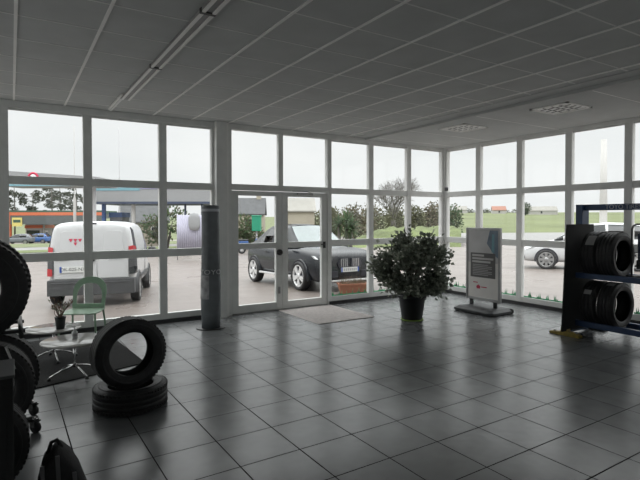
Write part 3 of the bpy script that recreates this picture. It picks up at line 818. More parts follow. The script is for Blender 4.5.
# palm-like shrub beside the mound
x, y = 15.9, 23.2
t = thing('palm_shrub', 'spiky dark green palm shrub behind the black car', 'palm', (x, y, G(x, y)))
mb = MB(); rnd = random.Random(5)
for q in ((0,0),(.35,.1),(-.3,.2)): mb.tube([(q[0],q[1],-.1),(q[0]*1.2,q[1]*1.2,1.75)], [.11,.08], 'bark', 7)
mb.build('trunk', t)
mb = MB()
for q in ((0,0,2.0),(.42,.1,1.75),(-.36,.24,1.8),(.1,-.2,1.5)):
    for _ in range(85):
        d = Vector((rnd.gauss(0,1), rnd.gauss(0,1), rnd.gauss(.35,.7))).normalized(); s = d.cross(Vector((0,0,1))).normalized()*.03
        p = Vector(q); l = rnd.uniform(.55,1.0); m1 = p+d*l*.6; e = p+d*l-Vector((0,0,.14))
        mb.add([p-s*.5, p+s*.5, m1+s, e, m1-s], [(0,1,2,4),(4,2,3)], 'green_leaf')
mb.build('fronds', t, fix=False)
# brown-green hedge clumps between the palm and the corner
spec = [(.045, 66, 5.4, 'brown_leaf'), (.085, 71.5, 5.2, 'brown_leaf'), (.125, 70, 5.3, 'olive_leaf'), (.165, 62.8, 4.8, 'olive_leaf'), (.205, 67, 5.6, 'brown_leaf'), (.235, 72.5, 5.6, 'green_leaf'), (.005, 62, 4.6, 'olive_leaf'), (-.02, 67, 4.4, 'olive_leaf')]
lab = ['brownish hedge clump just right of the palm shrub', 'brownish hedge clump left of the bare tree', 'olive hedge clump close left of the bare tree trunk', 'olive hedge clump at the foot of the bare tree', 'tall brownish hedge clump right of the bare tree', 'dark green hedge clump left of the corner post', 'olive hedge clump behind the palm shrub', 'olive hedge clump behind the black car roof']
for (a, d, h, mt), lb in zip(spec, lab):
    x, y = W(a*d, d); z = G(x, y)-.1
    bl = [((random.uniform(-1,1), random.uniform(-1,1), h*.5+random.uniform(-.3,.3)), (1.2, 1.2, h*.45)) for _ in range(4)]
    bush('hedge', lb, x, y, z, bl, 420, .34, [mt, 'olive_leaf', mt], int(a*1000+99), 'hedge clumps beyond the car park')
# bush behind the left door leaf
x, y = 16.3, 38.6
bush('bush', 'olive green round bush seen through the left door leaf', x, y, G(x, y), [((0,0,1.7),(1.25,1.2,1.3)), ((.7,0,1.2),(.9,.9,.9)), ((-.6,.2,1.1),(.8,.8,.9))], 420, .26, ['olive_leaf','green_leaf'], 31)
# tree behind the pale screen, tree beside the slate house
x, y = 11.2, 44.0
bush('tree', 'dark olive tree behind the pale blue corrugated screen', x, y, G(x, y), [((.6,0,2.4),(1.5,1.4,1.5)), ((-1.0,0,1.8),(1.1,1.0,1.3))], 420, .3, ['olive_leaf','green_leaf'], 32, cat='tree', trunk=.14)
x, y = 14.7, 50.2
bush('tree', 'olive tree beside the slate roofed house', x, y, G(x, y), [((.3,0,2.0),(1.1,1.1,1.3)), ((1.2,0,1.5),(.9,.9,1.0))], 380, .32, ['olive_leaf','green_leaf'], 33, cat='tree', trunk=.15)
# pines behind the filling station
for i, (px, h, lb) in enumerate(((0.5, 8.9, 'tall sparse pine behind the filling station, leftmost'), (3.6, 8.0, 'sparse pine behind the filling station, second from the left'), (6.4, 8.6, 'sparse pine behind the filling station, third from the left'), (8.2, 8.8, 'sparse pine behind the filling station, fourth from the left'), (10.4, 8.4, 'sparse pine behind the filling station, rightmost'))):
    x, y = px, 111.5-.55*px; y += (0, 5.5, -.5, 6, 0)[i]; z = FZ(x, y)-.05
    t = thing('pine_tree', lb, 'tree', (x, y, z), 0, 'pines behind the filling station'); rnd = random.Random(60+i); mb = MB()
    mb.tube([(0,0,-.2),(.1,0,h*.5),(0,0,h*1.15)], [.19,.14,.06], 'bark', 6); fo = MB()
    for k in range(11):
        a = rnd.uniform(0, 2*PI); zz = h*rnd.uniform(.62, 1.22); l = rnd.uniform(.7, 1.9)
        e = Vector((math.cos(a)*l, math.sin(a)*l, zz+rnd.uniform(0,.3))); mb.tube([(0,0,zz-.25), e], [.05,.02], 'bark', 4)
        blob_leaves(fo, e, (.85,.85,.32), 80, .36, 'pine_leaf', rnd, .2)
    mb.build('trunk', t); fo.build('foliage', t, fix=False)
for i, (px, lb) in enumerate(((4.6, 'dark low conifer behind the filling station roof, left'), (7.6, 'dark low conifer behind the filling station roof, middle'), (10.2, 'dark low conifer behind the filling station roof, right'))):
    x, y = px, 106-.5*px+(0, 3.0, 8.8)[i]
    bush('conifer', lb, x, y, FZ(x, y), [((0,0,4.2),(1.8,1.5,1.4)), ((1.2,0,3.4),(1.4,1.2,1.6)), ((-1.2,0,3.3),(1.4,1.2,1.5))], 260, .45, ['pine_leaf','green_leaf'], 80+i, 'low conifers behind the filling station', 'tree')

# ------------------------------------------------------------------ filling station far left
x0, y0 = -.45, 95.4; x1, y1 = 12.3, 87.6; zb = G(3, 92)
ang = math.atan2(y1-y0, x1-x0); Ln = math.hypot(x1-x0, y1-y0)
t = thing('petrol_station', 'low petrol station canopy with orange stripe far left', 'petrol station', (x0, y0, -2.25), ang)
mb = MB(); mb.box(0, Ln, 0, 6, 3.95, 4.75, 'soffit_dark'); mb.box(0, Ln, -.02, 0, 4.95, 5.25, 'dark_green_trim'); mb.box(0, Ln, 0, 6, 4.7, 5.2, 'dark_green_trim'); mb.build('canopy', t)
mb = MB(); mb.box(0, Ln, -.06, -.02, 4.45, 4.95, 'orange_trim'); mb.build('fascia_stripe', t)['label'] = 'orange stripe'
mb = MB(); mb.box(.1, Ln, -.04, 0, 3.0, 4.45, 'soffit_dark'); mb.build('fascia', t)
mb = MB(); mb.box(.0, .38, -.1, .4, 0, 5.0, 'orange_trim'); mb.build('corner_pillar', t)['label'] = 'orange pillar'
mb = MB(); mb.box(.75, 2.3, -.2, -.08, 2.7, 4.1, 'sign_yellow'); mb.box(.95, 2.1, -.22, -.2, 3.3, 3.75, 'dark_green_trim'); mb.build('price_sign', t)
mb = MB(); mb.box(1.6, 4.2, 2.0, 5.5, 0, 3.0, 'render_white'); mb.box(1.5, 4.4, 1.9, 5.6, 2.35, 2.85, 'orange_trim'); mb.box(1.8, 3.9, 1.97, 2.0, .4, 2.0, 'dark_glass'); mb.build('kiosk', t)
for xx in (5.2, 8.6):
    mb = MB(); mb.box(xx, xx+.5, 1.2, 1.9, 0, 2.0, 'render_white'); mb.box(xx+.05, xx+.45, 1.18, 1.2, 1.1, 1.7, 'dark_glass'); mb.build('fuel_pump', t)
for xx in (4.4, 11.6):
    mb = MB(); mb.box(xx, xx+.25, 2.0, 2.25, 0, 4.0, 'pole_white'); mb.build('post', t)

# grey roof edge with round red emblem, upper left
t = thing('roof_sign', 'long grey roof edge with round red emblem seen upper left', 'sign', (-1.0, 36.25, -.7), math.atan2(33.31-35.83, 3.75+.14))
Ln = 6.3
mb = MB()
mb.add([(0,0,4.35),(Ln,0,4.35),(Ln,0,4.86),(0,0,5.28),(0,3,4.35),(Ln,3,4.35),(Ln,3,4.86),(0,3,5.28)], [(0,1,2,3),(7,6,5,4),(0,4,5,1),(1,5,6,2),(2,6,7,3),(3,7,4,0)], 'canopy_grey')
mb.build('fascia', t)
mb = MB(); mb.box(0, Ln, -.03, 0, 4.30, 4.42, 'teal_trim'); mb.build('lower_trim', t)
mb = MB(); T = Matrix.Translation((2.55, -.02, 4.80)) @ Matrix.Rotation(PI/2, 4, 'X')
mb.lathe([(.22,0),(.22,.02),(.34,.02),(.34,0)], 'logo_red', 32, T, True); mb.lathe([(.22,0),(.22,.012),(0,.012)], 'white_print', 32, T); mb.build('round_emblem', t)['label'] = 'red and white round emblem'
for xx in (-.9, 5.55):
    mb = MB(); mb.box(xx-.1, xx+.1, 1.2, 1.4, 0, 4.35, 'pole_grey'); mb.build('post', t)

# wash-bay canopy in the middle
ax, ay = 4.75, 38.6; bx, by = 11.9, 34.0
ang = math.atan2(by-ay, bx-ax); Ln = math.hypot(bx-ax, by-ay)
t = thing('wash_canopy', 'grey flat canopy of a car wash with teal upper edge', 'canopy', (ax, ay, -.8), ang)
mb = MB(); mb.box(0, Ln, 0, 4.5, 3.62, 4.9, 'canopy_grey'); mb.build('fascia', t)
mb = MB(); mb.box(0, Ln*.40, -.03, 0, 4.42, 4.9, 'teal_trim'); mb.build('teal_edge', t)['label'] = 'teal edge'
mb = MB(); mb.box(Ln*.40, Ln, -.03, 0, 4.52, 4.9, 'lilac_trim'); mb.build('lilac_edge', t)['label'] = 'lilac edge'
mb = MB(); mb.box(-.05, Ln+.05, -.04, 4.5, 3.48, 3.64, 'navy_steel'); mb.build('beam', t)
for xx, w in ((.55, .22), (6.4, .12), (7.6, .12)):
    mb = MB(); mb.box(xx-w/2, xx+w/2, .6, .6+w, 0, 3.5, 'blue_paint' if w > .2 else 'navy_steel'); mb.build('post', t)
mb = MB(); mb.box(.75, 1.6, 1.2, 2.6, 0, 2.85, 'car_grey'); mb.box(.7, 1.65, 1.15, 2.65, 2.55, 2.9, 'blue_paint'); mb.build('equipment_cabinet', t)
mb = MB(); mb.box(2.65, 2.85, .4, .6, 0, 3.45, 'pole_white'); mb.build('post', t)['label'] = 'white post'
# pale corrugated screen
sx, sy = 7.26, 26.2
t = thing('corrugated_screen', 'pale lilac corrugated screen panel standing under the wash canopy', 'screen', (sx, sy, -.55), math.atan2(-.7, 1.1))
mb = MB(); vs = []; n = 52; Ls = 1.34
for i in range(n+1):
    q = Ls*i/n; d = .025*math.sin(i*PI/2.2)
    vs += [(q, d, .62), (q, d, 2.38), (q, d+.02, .62), (q, d+.02, 2.38)]
fs = []
for i in range(n):
    a, b = 4*i, 4*i+4; fs += [(a, b, b+1, a+1), (a+2, a+3, b+3, b+2), (a+1, b+1, b+3, a+3), (a, a+2, b+2, b)]
mb.add(vs, fs, 'lilac_panel', True); mb.build('panel', t)
for q in (.0, Ls): 
    mb = MB(); mb.tube([(q, .05, 0), (q, .05, 2.45)], .03, 'pole_grey'); mb.build('post', t)
mb = MB()
T = Matrix.Translation((.93, -.12, 2.02)); mb.lathe([(0,-.46),(.22,-.42),(.30,-.2),(.30,.2),(.22,.42),(0,.48)], 'canopy_grey', 20, T, sy=.3); mb.build('rounded_cover', t)['label'] = 'grey rounded cover'

# poles
def pole(name, label, x, y, ztop, r0, r1, mat, cat='pole', arm=False):
    z = G(x, y); t = thing(name, label, cat, (x, y, z))
    mb = MB(); mb.lathe([(r0*2, 0), (r0*2, .04), (r0*1.1, .06), (r0, .1), (r0, (ztop-z)*.42), (r1, (ztop-z)*.46), (r1*.8, ztop-z), (0, ztop-z+.02)], mat, 12); mb.build('shaft', t)
    return t
pole('flag_pole', 'thin tall pole left of the white van roof', 4.08, 42.6, 8.75, .10, .028, 'pole_white')
pole('flag_pole', 'thin tall pole over the white van, second from left', 7.7, 45.1, 9.3, .05, .03, 'pole_grey')
pole('totem_pole', 'tall thick white pole standing in front of the green field', 60.0, 32.8, 11.1, .42, .40, 'pole_white')

# ------------------------------------------------------------------ houses
def house(name, label, x, y, z, rz, w, d, h, rh, wall, roof, wins=(), chim=(), cat='house'):
    t = thing(name, label, cat, (x, y, z), rz)
    mb = MB(); mb.box(-w/2, w/2, 0, d, 0, h, wall); mb.prism([(0, h), (d, h), (d/2, h+rh)], -w/2, w/2, wall, axis='x'); mb.build('walls', t)
    mb = MB(); o = .2
    for a in (0, 1):
        e0 = (-o if a == 0 else d+o); dz = rh*o/(d/2)
        mb.add([(-w/2-o, e0, h-dz), (w/2+o, e0, h-dz), (w/2+o, d/2, h+rh+.03), (-w/2-o, d/2, h+rh+.03), (-w/2-o, e0, h-dz+.15), (w/2+o, e0, h-dz+.15), (w/2+o, d/2, h+rh+.18), (-w/2-o, d/2, h+rh+.18)],
               [(0,1,2,3),(7,6,5,4),(0,4,5,1),(1,5,6,2),(2,6,7,3),(3,7,4,0)], roof)
    mb.build('roof', t)
    for (wx, wz, ww, wh) in wins:
        mb = MB(); mb.box(wx-ww/2-.06, wx+ww/2+.06, -.05, .0, wz-.06, wz+wh+.06, 'render_white'); f = mb.build('window', t)
        mb = MB(); mb.box(wx-ww/2, wx+ww/2, -.06, -.05, wz, wz+wh, 'dark_glass'); mb.build('pane', f)
    for cx in chim:
        mb = MB(); mb.box(cx-.3, cx+.3, d/2-.3, d/2+.3, h+rh-.5, h+rh+.8, wall); mb.build('chimney', t)
    return t
RZ = -YAW
x, y = 11.5, 53.5; house('house', 'stone house with dark slate roof behind the wash canopy', x, y, G(x, y), RZ+.35, 4.6, 6, 2.6, 2.5, 'stone', 'slate', ((-1.2,.9,.8,1.1),(1.1,.9,.8,1.1)), (2.0,))
x, y = 22.9, 57.0; house('house', 'cream house with slate roof seen through left door leaf', x, y, G(x, y), RZ+.1, 6.6, 6, 3.6, 1.9, 'beige_wall', 'slate', ((-1.5,1.8,.8,1.2),(1.5,1.8,.8,1.2)), (-2.6, 2.6))
x, y = 26.9, 48.4; house('house', 'cream gabled house seen above the black car', x, y, G(x, y), RZ+.12, 3.3, 4.4, 3.7, 1.35, 'beige_wall', 'pale_roof', (), ())
for lat, dep, zc, w, roof, wallm, lb in ((62.5, 240, 4.3, 5, 'pale_roof', 'render_white', 'tiny white house on the horizon near the corner post'), (78, 232, 4.1, 6, 'red_roof', 'render_white', 'tiny white house with red roof on the field horizon'),
                              (90.5, 215, 3.9, 13, 'pale_roof', 'render_white', 'long low pale barn right of the dark horizon tree'), (96.5, 222, 4.0, 5, 'pale_roof', 'render_white', 'tiny pale gabled house at the right of the barn')):
    x, y = W(lat, dep); a = lat/dep
    house('house', lb, x, y, field_z(dep, a)-.2, RZ-.2, w, 5, 1.9, 1.7, wallm, roof, ((0,.7,.7,.9),), ())
# dark tree and hedge line on the horizon
x, y = W(79.5, 204); bush('tree', 'dark rounded tree on the horizon of the green field', x, y, field_z(204, .39)-.2, [((0,0,3.2),(2.2,2,2.2)), ((-.6,0,2.0),(1.6,1.6,1.7))], 420, .55, ['pine_leaf','green_leaf'], 44, cat='tree', trunk=.25)
rnd = random.Random(77)
for i in range(11):
    lat = 56+i*4.6; dep = 252+rnd.uniform(-6,6); x, y = W(lat, dep)
    bush('hedge', 'low dark hedge on the far horizon, number %s from the corner' % ['first','second','third','fourth','fifth','sixth','seventh','eighth','ninth','tenth','eleventh'][i], x, y, field_z(dep, lat/dep)-.4, [((rnd.uniform(-2,0),0,1.0),(2.6,1.6,rnd.uniform(.9,1.7))), ((2,0,.8),(2.2,1.4,1.1))], 90, .7, ['pine_leaf','far_hedge'], 500+i, 'hedges along the far horizon')

# green container, blue motor scooter, near the door view
x, y = 14.5, 32.3
t = thing('recycling_bin', 'green recycling container behind the black car', 'bin', (x, y, G(x, y)), RZ)
mb = MB(); mb.box(-.3, .3, -.3, .3, 1.5, 2.55, 'bin_green'); mb.box(-.33, .33, -.33, .33, 2.5, 2.6, 'bin_green'); mb.build('body', t, bevel=.03)
mb = MB(); mb.box(-.05, .05, -.05, .05, 0, 1.5, 'pole_grey'); mb.build('post', t)
x, y = 13.3, 30.7
t = thing('scooter', 'small blue motor scooter parked behind the black car', 'scooter', (x, y, G(x, y)), RZ+.4)
for s in (-.55, .55):
    mb = MB(); mb.lathe([(.16,-.05),(.24,-.06),(.27,0),(.24,.06),(.16,.05)], 'rubber', 20, Matrix.Translation((s, 0, .27)) @ Matrix.Rotation(PI/2, 4, 'X'), True); mb.lathe([(.17,-.02),(.17,.02),(0,.03)], 'alloy', 16, Matrix.Translation((s, 0, .27)) @ Matrix.Rotation(PI/2, 4, 'X')); mb.build('wheel', t)
mb = MB(); mb.prism([(-.75,.45),(-.2,.35),(.15,.30),(.35,.45),(.5,.95),(.42,1.0),(.25,.55),(-.1,.50),(-.15,.85),(-.75,.85)], -.16, .16, 'blue_paint'); mb.build('body', t, bevel=.04)
mb = MB(); mb.box(-.75, -.12, -.15, .15, .85, .95, 'black_plastic'); mb.build('saddle', t, bevel=.03)
mb = MB(); mb.tube([(.55,0,.27),(.47,0,1.0),(.42,0,1.1)], .03, 'grey_steel'); mb.tube([(.42,-.3,1.12),(.42,.3,1.12)], .02, 'black_plastic'); mb.build('handlebar', t)

# terracotta planter by the front window
t = thing('planter', 'terracotta window box planter with dry grass outside front window', 'planter', (6.69, 9.50, G(6.7, 9.5)), math.atan2(-.27, .64))
mb = MB()
def tray(mb, w0, w1, d0, d1, h, th, mat):
    o0 = [(-w0,-d0,0),(w0,-d0,0),(w0,d0,0),(-w0,d0,0)]; o1 = [(-w1,-d1,h),(w1,-d1,h),(w1,d1,h),(-w1,d1,h)]
    i1 = [(x*(1-th/w1), y*(1-th/d1), h) for x, y, _ in o1]; i0 = [(x*(1-th/w1), y*(1-th/d1), h*.8) for x, y, _ in o1]
    vs = o0+o1+i1+i0; fs = [(3,2,1,0)]
    for k in range(4):
        j = (k+1)%4; fs += [(k,j,4+j,4+k),(4+k,4+j,8+j,8+k),(8+k,8+j,12+j,12+k)]
    fs.append((12,13,14,15)); mb.add(vs, fs, mat)
tray(mb, .29, .345, .11, .135, .24, .02, 'terracotta'); mb.box(-.355, .355, -.145, -.12, .20, .245, 'terracotta'); mb.box(-.355, .355, .12, .145, .20, .245, 'terracotta'); mb.build('box', t, bevel=.005)
mb = MB(); mb.box(-.31, .31, -.10, .10, .17, .20, 'soil'); mb.build('soil', t)
mb = MB(); rnd = random.Random(12)
for i in range(240):
    p = Vector((rnd.uniform(-.29,.29), rnd.uniform(-.09,.09), .19)); d = Vector((rnd.gauss(0,.3), rnd.gauss(0,.3), 1)).normalized(); l = rnd.uniform(.08,.26)
    s = d.cross(Vector((rnd.random()+.1, rnd.random(), 0))).normalized()*.005
    mb.add([p-s, p+s, p+d*l+Vector((d.x*.1,d.y*.1,0))], [(0,1,2)], 'dry_twig' if i % 3 else 'olive_leaf')
mb.build('dry_grass', t, fix=False)

# ------------------------------------------------------------------ vehicles (local: +y forward, x right, ground z=0)
def wheel(t, x, y, R, W_, spokes, rimmat='alloy', name='wheel', double=False, steer=0):
    s = 1 if x > 0 else -1
    T = Matrix.Rotation(steer, 4, 'Z') @ Matrix.Rotation(s*PI/2, 4, 'Y')
    mb = MB(); r = R*.76; w = W_/2
    mb.lathe([(r,-w*.9),(R*.9,-w),(R*.98,-w*.8),(R,-w*.5),(R,w*.5),(R*.98,w*.8),(R*.9,w),(r,w*.9)], 'rubber', 36, T, True)
    o = mb.build(name, t, loc=(x, y, R))
    mb = MB(); mb.lathe([(r,-w*.7),(r,w*.86),(r-.022,w*.9),(r-.035,w*.75),(r-.05,-w*.5)], rimmat, 36, T, cap=False)
    mb.lathe([(r*.98,-w*.2),(0,-w*.2)], 'ink', 24, T)
    for k in range(spokes):
        a = 2*PI*k/spokes
        for off in ((-.14, .14) if double else (0,)):
            Q = T @ Matrix.Rotation(a, 4, 'Z')
            p0 = Vector((.05*math.cos(off), .05*math.sin(off)*2, w*.80)); ww = .026 if double else r*.16
            a1 = off*1.1
            p1 = Vector((r*.95*math.cos(a1), r*.95*math.sin(a1), w*.86))
            sd = Vector((-math.sin(a1), math.cos(a1), 0))*ww
            vs = [p0-sd, p0+sd, p1+sd*1.1, p1-sd*1.1]; vs += [v-Vector((0,0,.03)) for v in vs]
            mb.add(vs, [(0,1,2,3),(7,6,5,4),(0,4,5,1),(1,5,6,2),(2,6,7,3),(3,7,4,0)], rimmat, False, Q)
    mb.lathe([(.075,w*.6),(.07,w*.84),(.03,w*.90),(0,w*.90)], rimmat, 16, T); mb.build('rim', o)
    return o
def body_loft(mb, st, mat):
    """st: (y, half width, z bottom, z top, tuck) sections"""
    vs = []; n = None
    for (y, hw, z0, z1, tk) in st:
        h = z1-z0
        half = [(0, z0), (hw*.80, z0), (hw*.95, z0+h*.10), (hw, z0+h*.38), (hw*.985, z0+h*.68), (hw*(.955-tk*.3), z1-h*.09), (hw*(.86-tk), z1), (hw*.45, z1+.012), (0, z1+.018)]
        ring = half+[(-x, z) for x, z in half[-2:0:-1]]
        n = len(ring); vs += [(x, y, z) for x, z in ring]
    fs = [tuple(range(n)), tuple((len(st)-1)*n+k for k in range(n))]
    for i in range(len(st)-1):
        for k in range(n): fs.append((i*n+k, i*n+(k+1)%n, (i+1)*n+(k+1)%n, (i+1)*n+k))
    mb.add(vs, fs, mat, True)
def cabin(t, st, paint, glass, screen, posts=()):
    """st front to back: (y, half width belt, z belt, half width roof, z roof, kind) ; kind of the span that starts here: screen / roof / rear ; posts: (span index) of painted side pillars"""
    parts = {'roof': MB(), 'windscreen': MB(), 'rear_window': MB(), 'side_window': MB()}
    S = []
    for (y, hb, zb, ht, zt, k) in st:
        S.append([(hb, y, zb), (hb*.5+ht*.5+.02, y, zb+(zt-zb)*.5), (ht, y, zt-(zt-zb)*.10), (ht*.90, y, zt-.005), (ht*.5, y, zt+.012), (0, y, zt+.018)])
    for i in range(len(st)-1):
        k = st[i][5]; A, B = S[i], S[i+1]
        for s in (1, -1):
            f = lambda p: (p[0]*s, p[1], p[2])
            for j in range(5):
                q = [f(A[j]), f(B[j]), f(B[j+1]), f(A[j+1])]
                if j >= 2: dst = {'screen': 'windscreen', 'rear': 'rear_window'}.get(k, 'roof') if j >= 3 else 'roof'
                else: dst = 'roof' if (i in posts) else 'side_window'
                parts[dst].add(q, [(0,1,2,3) if s > 0 else (3,2,1,0)], {'roof': paint, 'windscreen': screen, 'rear_window': glass, 'side_window': glass}[dst], True)
    for nme, mb in parts.items():
        if mb.f:
            o = mb.build(nme, t)
            sd = o.modifiers.new('w', 'WELD'); sd.merge_threshold = .001
def arch_ring(t, x, y, R, mat='bumper_grey', w=.05, out=.02):
    mb = MB(); s = 1 if x > 0 else -1; vs = []; n = 18
    for i in range(n+1):
        a = -.25+(PI+.5)*i/n
        for r in (R+.015, R+.015+w):
            for xx in (x-s*.12, x+s*out): vs.append((xx, y+r*math.cos(a), R*.98+r*math.sin(a)))
    fs = []
    for i in range(n):
        a, b = 4*i, 4*i+4; fs += [(a, a+1, b+1, b), (a+2, b+2, b+3, a+3), (a+1, a+3, b+3, b+1), (a, b, b+2, a+2)]
    mb.add(vs, fs, mat, True)
    d = [(x+s*.004, y+(R+.02)*math.cos(-.2+(PI+.4)*i/n), R*.98+(R+.02)*math.sin(-.2+(PI+.4)*i/n)) for i in range(n+1)]
    mb.add(d, [tuple(range(n+1))], 'ink'); return mb.build('wheel_arch', t)
def mirror(t, x, y, z, mat, s):
    mb = MB(); T = Matrix.Translation((x, y, z)); mb.lathe([(0,-.075),(.07,-.07),(.105,-.02),(.10,.04),(.06,.075),(0,.08)], mat, 16, T, sx=1.05, sy=.55); mb.tube([(x-s*.14, y+.02, z-.08), (x, y, z-.04)], .02, 'black_plastic'); return mb.build('mirror', t)

def slope_rot(rz_, x, y):
    """tilt a vehicle to the falling forecourt"""
    gx, gy = -(.007 if x > 8.2 else 0), -.025
    nrm = Vector((-gx, -gy, 1)).normalized()
    fwd = Matrix.Rotation(rz_, 3, 'Z') @ Vector((0, 1, 0)); fwd = (fwd-nrm*fwd.dot(nrm)).normalized(); rt = fwd.cross(nrm)
    return Matrix((rt, fwd, nrm)).transposed().to_euler()

# ---- black sports utility car, nose towards the door
sx_, sy_ = 6.92, 12.15
suv = thing('car', 'black sports utility car with pale alloy wheels facing the entrance', 'car', (sx_, sy_, G(sx_, sy_)), rot=slope_rot(PI, sx_, sy_))
mb = MB()
body_loft(mb, [(-2.15,.62,.52,.98,.02),(-2.12,.80,.40,1.05,.02),(-1.98,.90,.33,1.10,.02),(-1.35,.945,.27,1.10,.03),(-.4,.95,.26,1.06,.03),(.5,.945,.26,1.04,.03),(1.0,.94,.26,1.05,.03),(1.5,.935,.24,1.03,.03),(1.85,.92,.22,.99,.03),(2.06,.88,.20,.93,.03),(2.15,.83,.20,.88,.02),(2.20,.74,.24,.80,.02)], 'car_black')
mb.build('body', suv, subsurf=1)
cabin(suv, [(1.02,.80,1.03,.74,1.06,'screen'),(.60,.83,1.04,.67,1.36,'screen'),(.28,.845,1.045,.60,1.60,'roof'),(.22,.845,1.045,.60,1.605,'roof'),(-.35,.85,1.05,.60,1.655,'roof'),(-.42,.85,1.05,.60,1.655,'roof'),(-.95,.85,1.06,.58,1.62,'roof'),(-1.25,.84,1.07,.57,1.54,'rear'),(-1.75,.80,1.08,.60,1.30,'rear'),(-2.05,.74,1.08,.66,1.12,'rear')], 'car_black', 'dark_glass', 'screen_sky_glass', (4, 7, 8))
for x, y in ((-.80,1.36),(.80,1.36),(-.80,-1.36),(.80,-1.36)):
    arch_ring(suv, math.copysign(.935, x), y, .372, 'car_black', .03, .012); wheel(suv, math.copysign(.872, x), y, .362, .235, 5, double=True)
for s in (-1, 1):
    mb = MB(); mb.box(min(s*.90, s*.975), max(s*.90, s*.975), -.95, .95, .30, .355, 'alloy'); mb.build('side_sill', suv, bevel=.012)['label'] = 'silver side sill'
    mirror(suv, s*1.02, .78, 1.12, 'car_black', s)
    mb = MB(); mb.add([(s*.52,2.165,.74),(s*.84,2.02,.78),(s*.865,1.90,.86),(s*.60,2.13,.82),(s*.52,2.10,.74),(s*.84,1.95,.78),(s*.865,1.83,.86),(s*.60,2.06,.82)], [(0,1,2,3),(7,6,5,4),(0,4,5,1),(1,5,6,2),(2,6,7,3),(3,7,4,0)], 'lamp_clear'); hl = mb.build('headlight', suv); hl.location = (s*.03, .045, .02)
    mb = MB(); mb.prism([(s*.03,.58),(s*.32,.56),(s*.36,.68),(s*.28,.79),(s*.05,.79)], 2.185, 2.225, 'ink')
    for k in range(4): q = s*(.09+.055*k); mb.box(q-.006, q+.006, 2.225, 2.232, .60, .79, 'chrome')
    mb.build('grille', suv)
    mb = MB(); mb.box(min(s*.34, s*.74), max(s*.34, s*.74), 2.12, 2.205, .34, .50, 'ink'); mb.build('air_intake', suv, bevel=.015)
    for yy in (.08, -.62): mb = MB(); mb.box(min(s*.945, s*.965), max(s*.945, s*.965), yy, yy+.18, .90, .925, 'car_black'); mb.build('door_handle', suv, bevel=.004)
mb = MB(); mb.box(-.80, .80, 2.10, 2.215, .235, .285, 'alloy'); mb.build('skid_plate', suv, bevel=.015)['label'] = 'silver skid plate'
mb = MB(); mb.box(-.26, .26, 2.215, 2.232, .47, .58, 'plate_white'); mb.box(-.26, -.22, 2.232, 2.234, .47, .58, 'plate_blue'); mb.box(.22, .26, 2.232, 2.234, .47, .58, 'plate_blue')
for k in range(7): 
    q = -.175+.058*k; mb.box(q-.017, q+.017, 2.232, 2.2335, .495, .555, 'logo_grey')
mb.build('number_plate', suv)

# ---- white van seen from behind
hd = math.radians(-17)
vx, vy = 1.94, 13.05
van = thing('van', 'white delivery van seen from behind on the forecourt', 'van', (vx, vy, G(vx, vy)), rot=slope_rot(hd, vx, vy)); van.scale = (.95, .96, .97)
def van_sec(y, hw, z0, zr, belt=1.0, sx=1., top=.88):
    h = zr-z0
    half = [(0,z0),(hw*.84,z0),(hw*.96,z0+.10),(hw,z0+h*.28),(hw,z0+h*.50),(hw*.985,z0+h*.60),(hw*.93,z0+h*.80),(hw*top+.01,z0+h*.93),(hw*(top-.10),zr-.01),(hw*.4,zr+.012),(0,zr+.018)]
    return [(x*sx, y, z) for x, z in half]+[(-x*sx, y, z) for x, z in half[-2:0:-1]]
secs = [van_sec(-2.00,.72,.52,1.70), van_sec(-1.97,.82,.42,1.745), van_sec(-1.88,.875,.34,1.775), van_sec(-1.6,.89,.30,1.79), van_sec(-.6,.895,.28,1.81), van_sec(.1,.895,.28,1.80), van_sec(.45,.895,.28,1.74),
        van_sec(1.10,.89,.28,1.22,top=.86), van_sec(1.22,.89,.28,1.12,top=.86), van_sec(1.75,.86,.29,1.0,top=.86), van_sec(2.03,.80,.30,.88,top=.86), van_sec(2.13,.66,.38,.78,top=.86)]
mb = MB(); n = len(secs[0]); vs = [p for s_ in secs for p in s_]; fs = [tuple(range(n)), tuple((len(secs)-1)*n+k for k in range(n))]
for i in range(len(secs)-1):
    for k in range(n): fs.append((i*n+k, i*n+(k+1)%n, (i+1)*n+(k+1)%n, (i+1)*n+k))
mb.add(vs, fs, 'white_paint', True); mb.build('body', van, subsurf=1)
for x, y in ((-.76,1.35),(.76,1.35),(-.76,-1.35),(.76,-1.35)):
    arch_ring(van, math.copysign(.885, x), y, .325, 'bumper_grey', .04, .02); wheel(van, math.copysign(.822, x), y, .315, .20, 7, 'grey_steel')
mb = MB(); mb.box(-.86, .86, -2.06, -1.72, .25, .57, 'bumper_grey'); mb.box(-.78, .78, -2.068, -2.05, .49, .52, 'bumper_grey'); mb.build('rear_bumper', van, bevel=.07)['label'] = 'dark grey rear bumper'
yb = -2.025
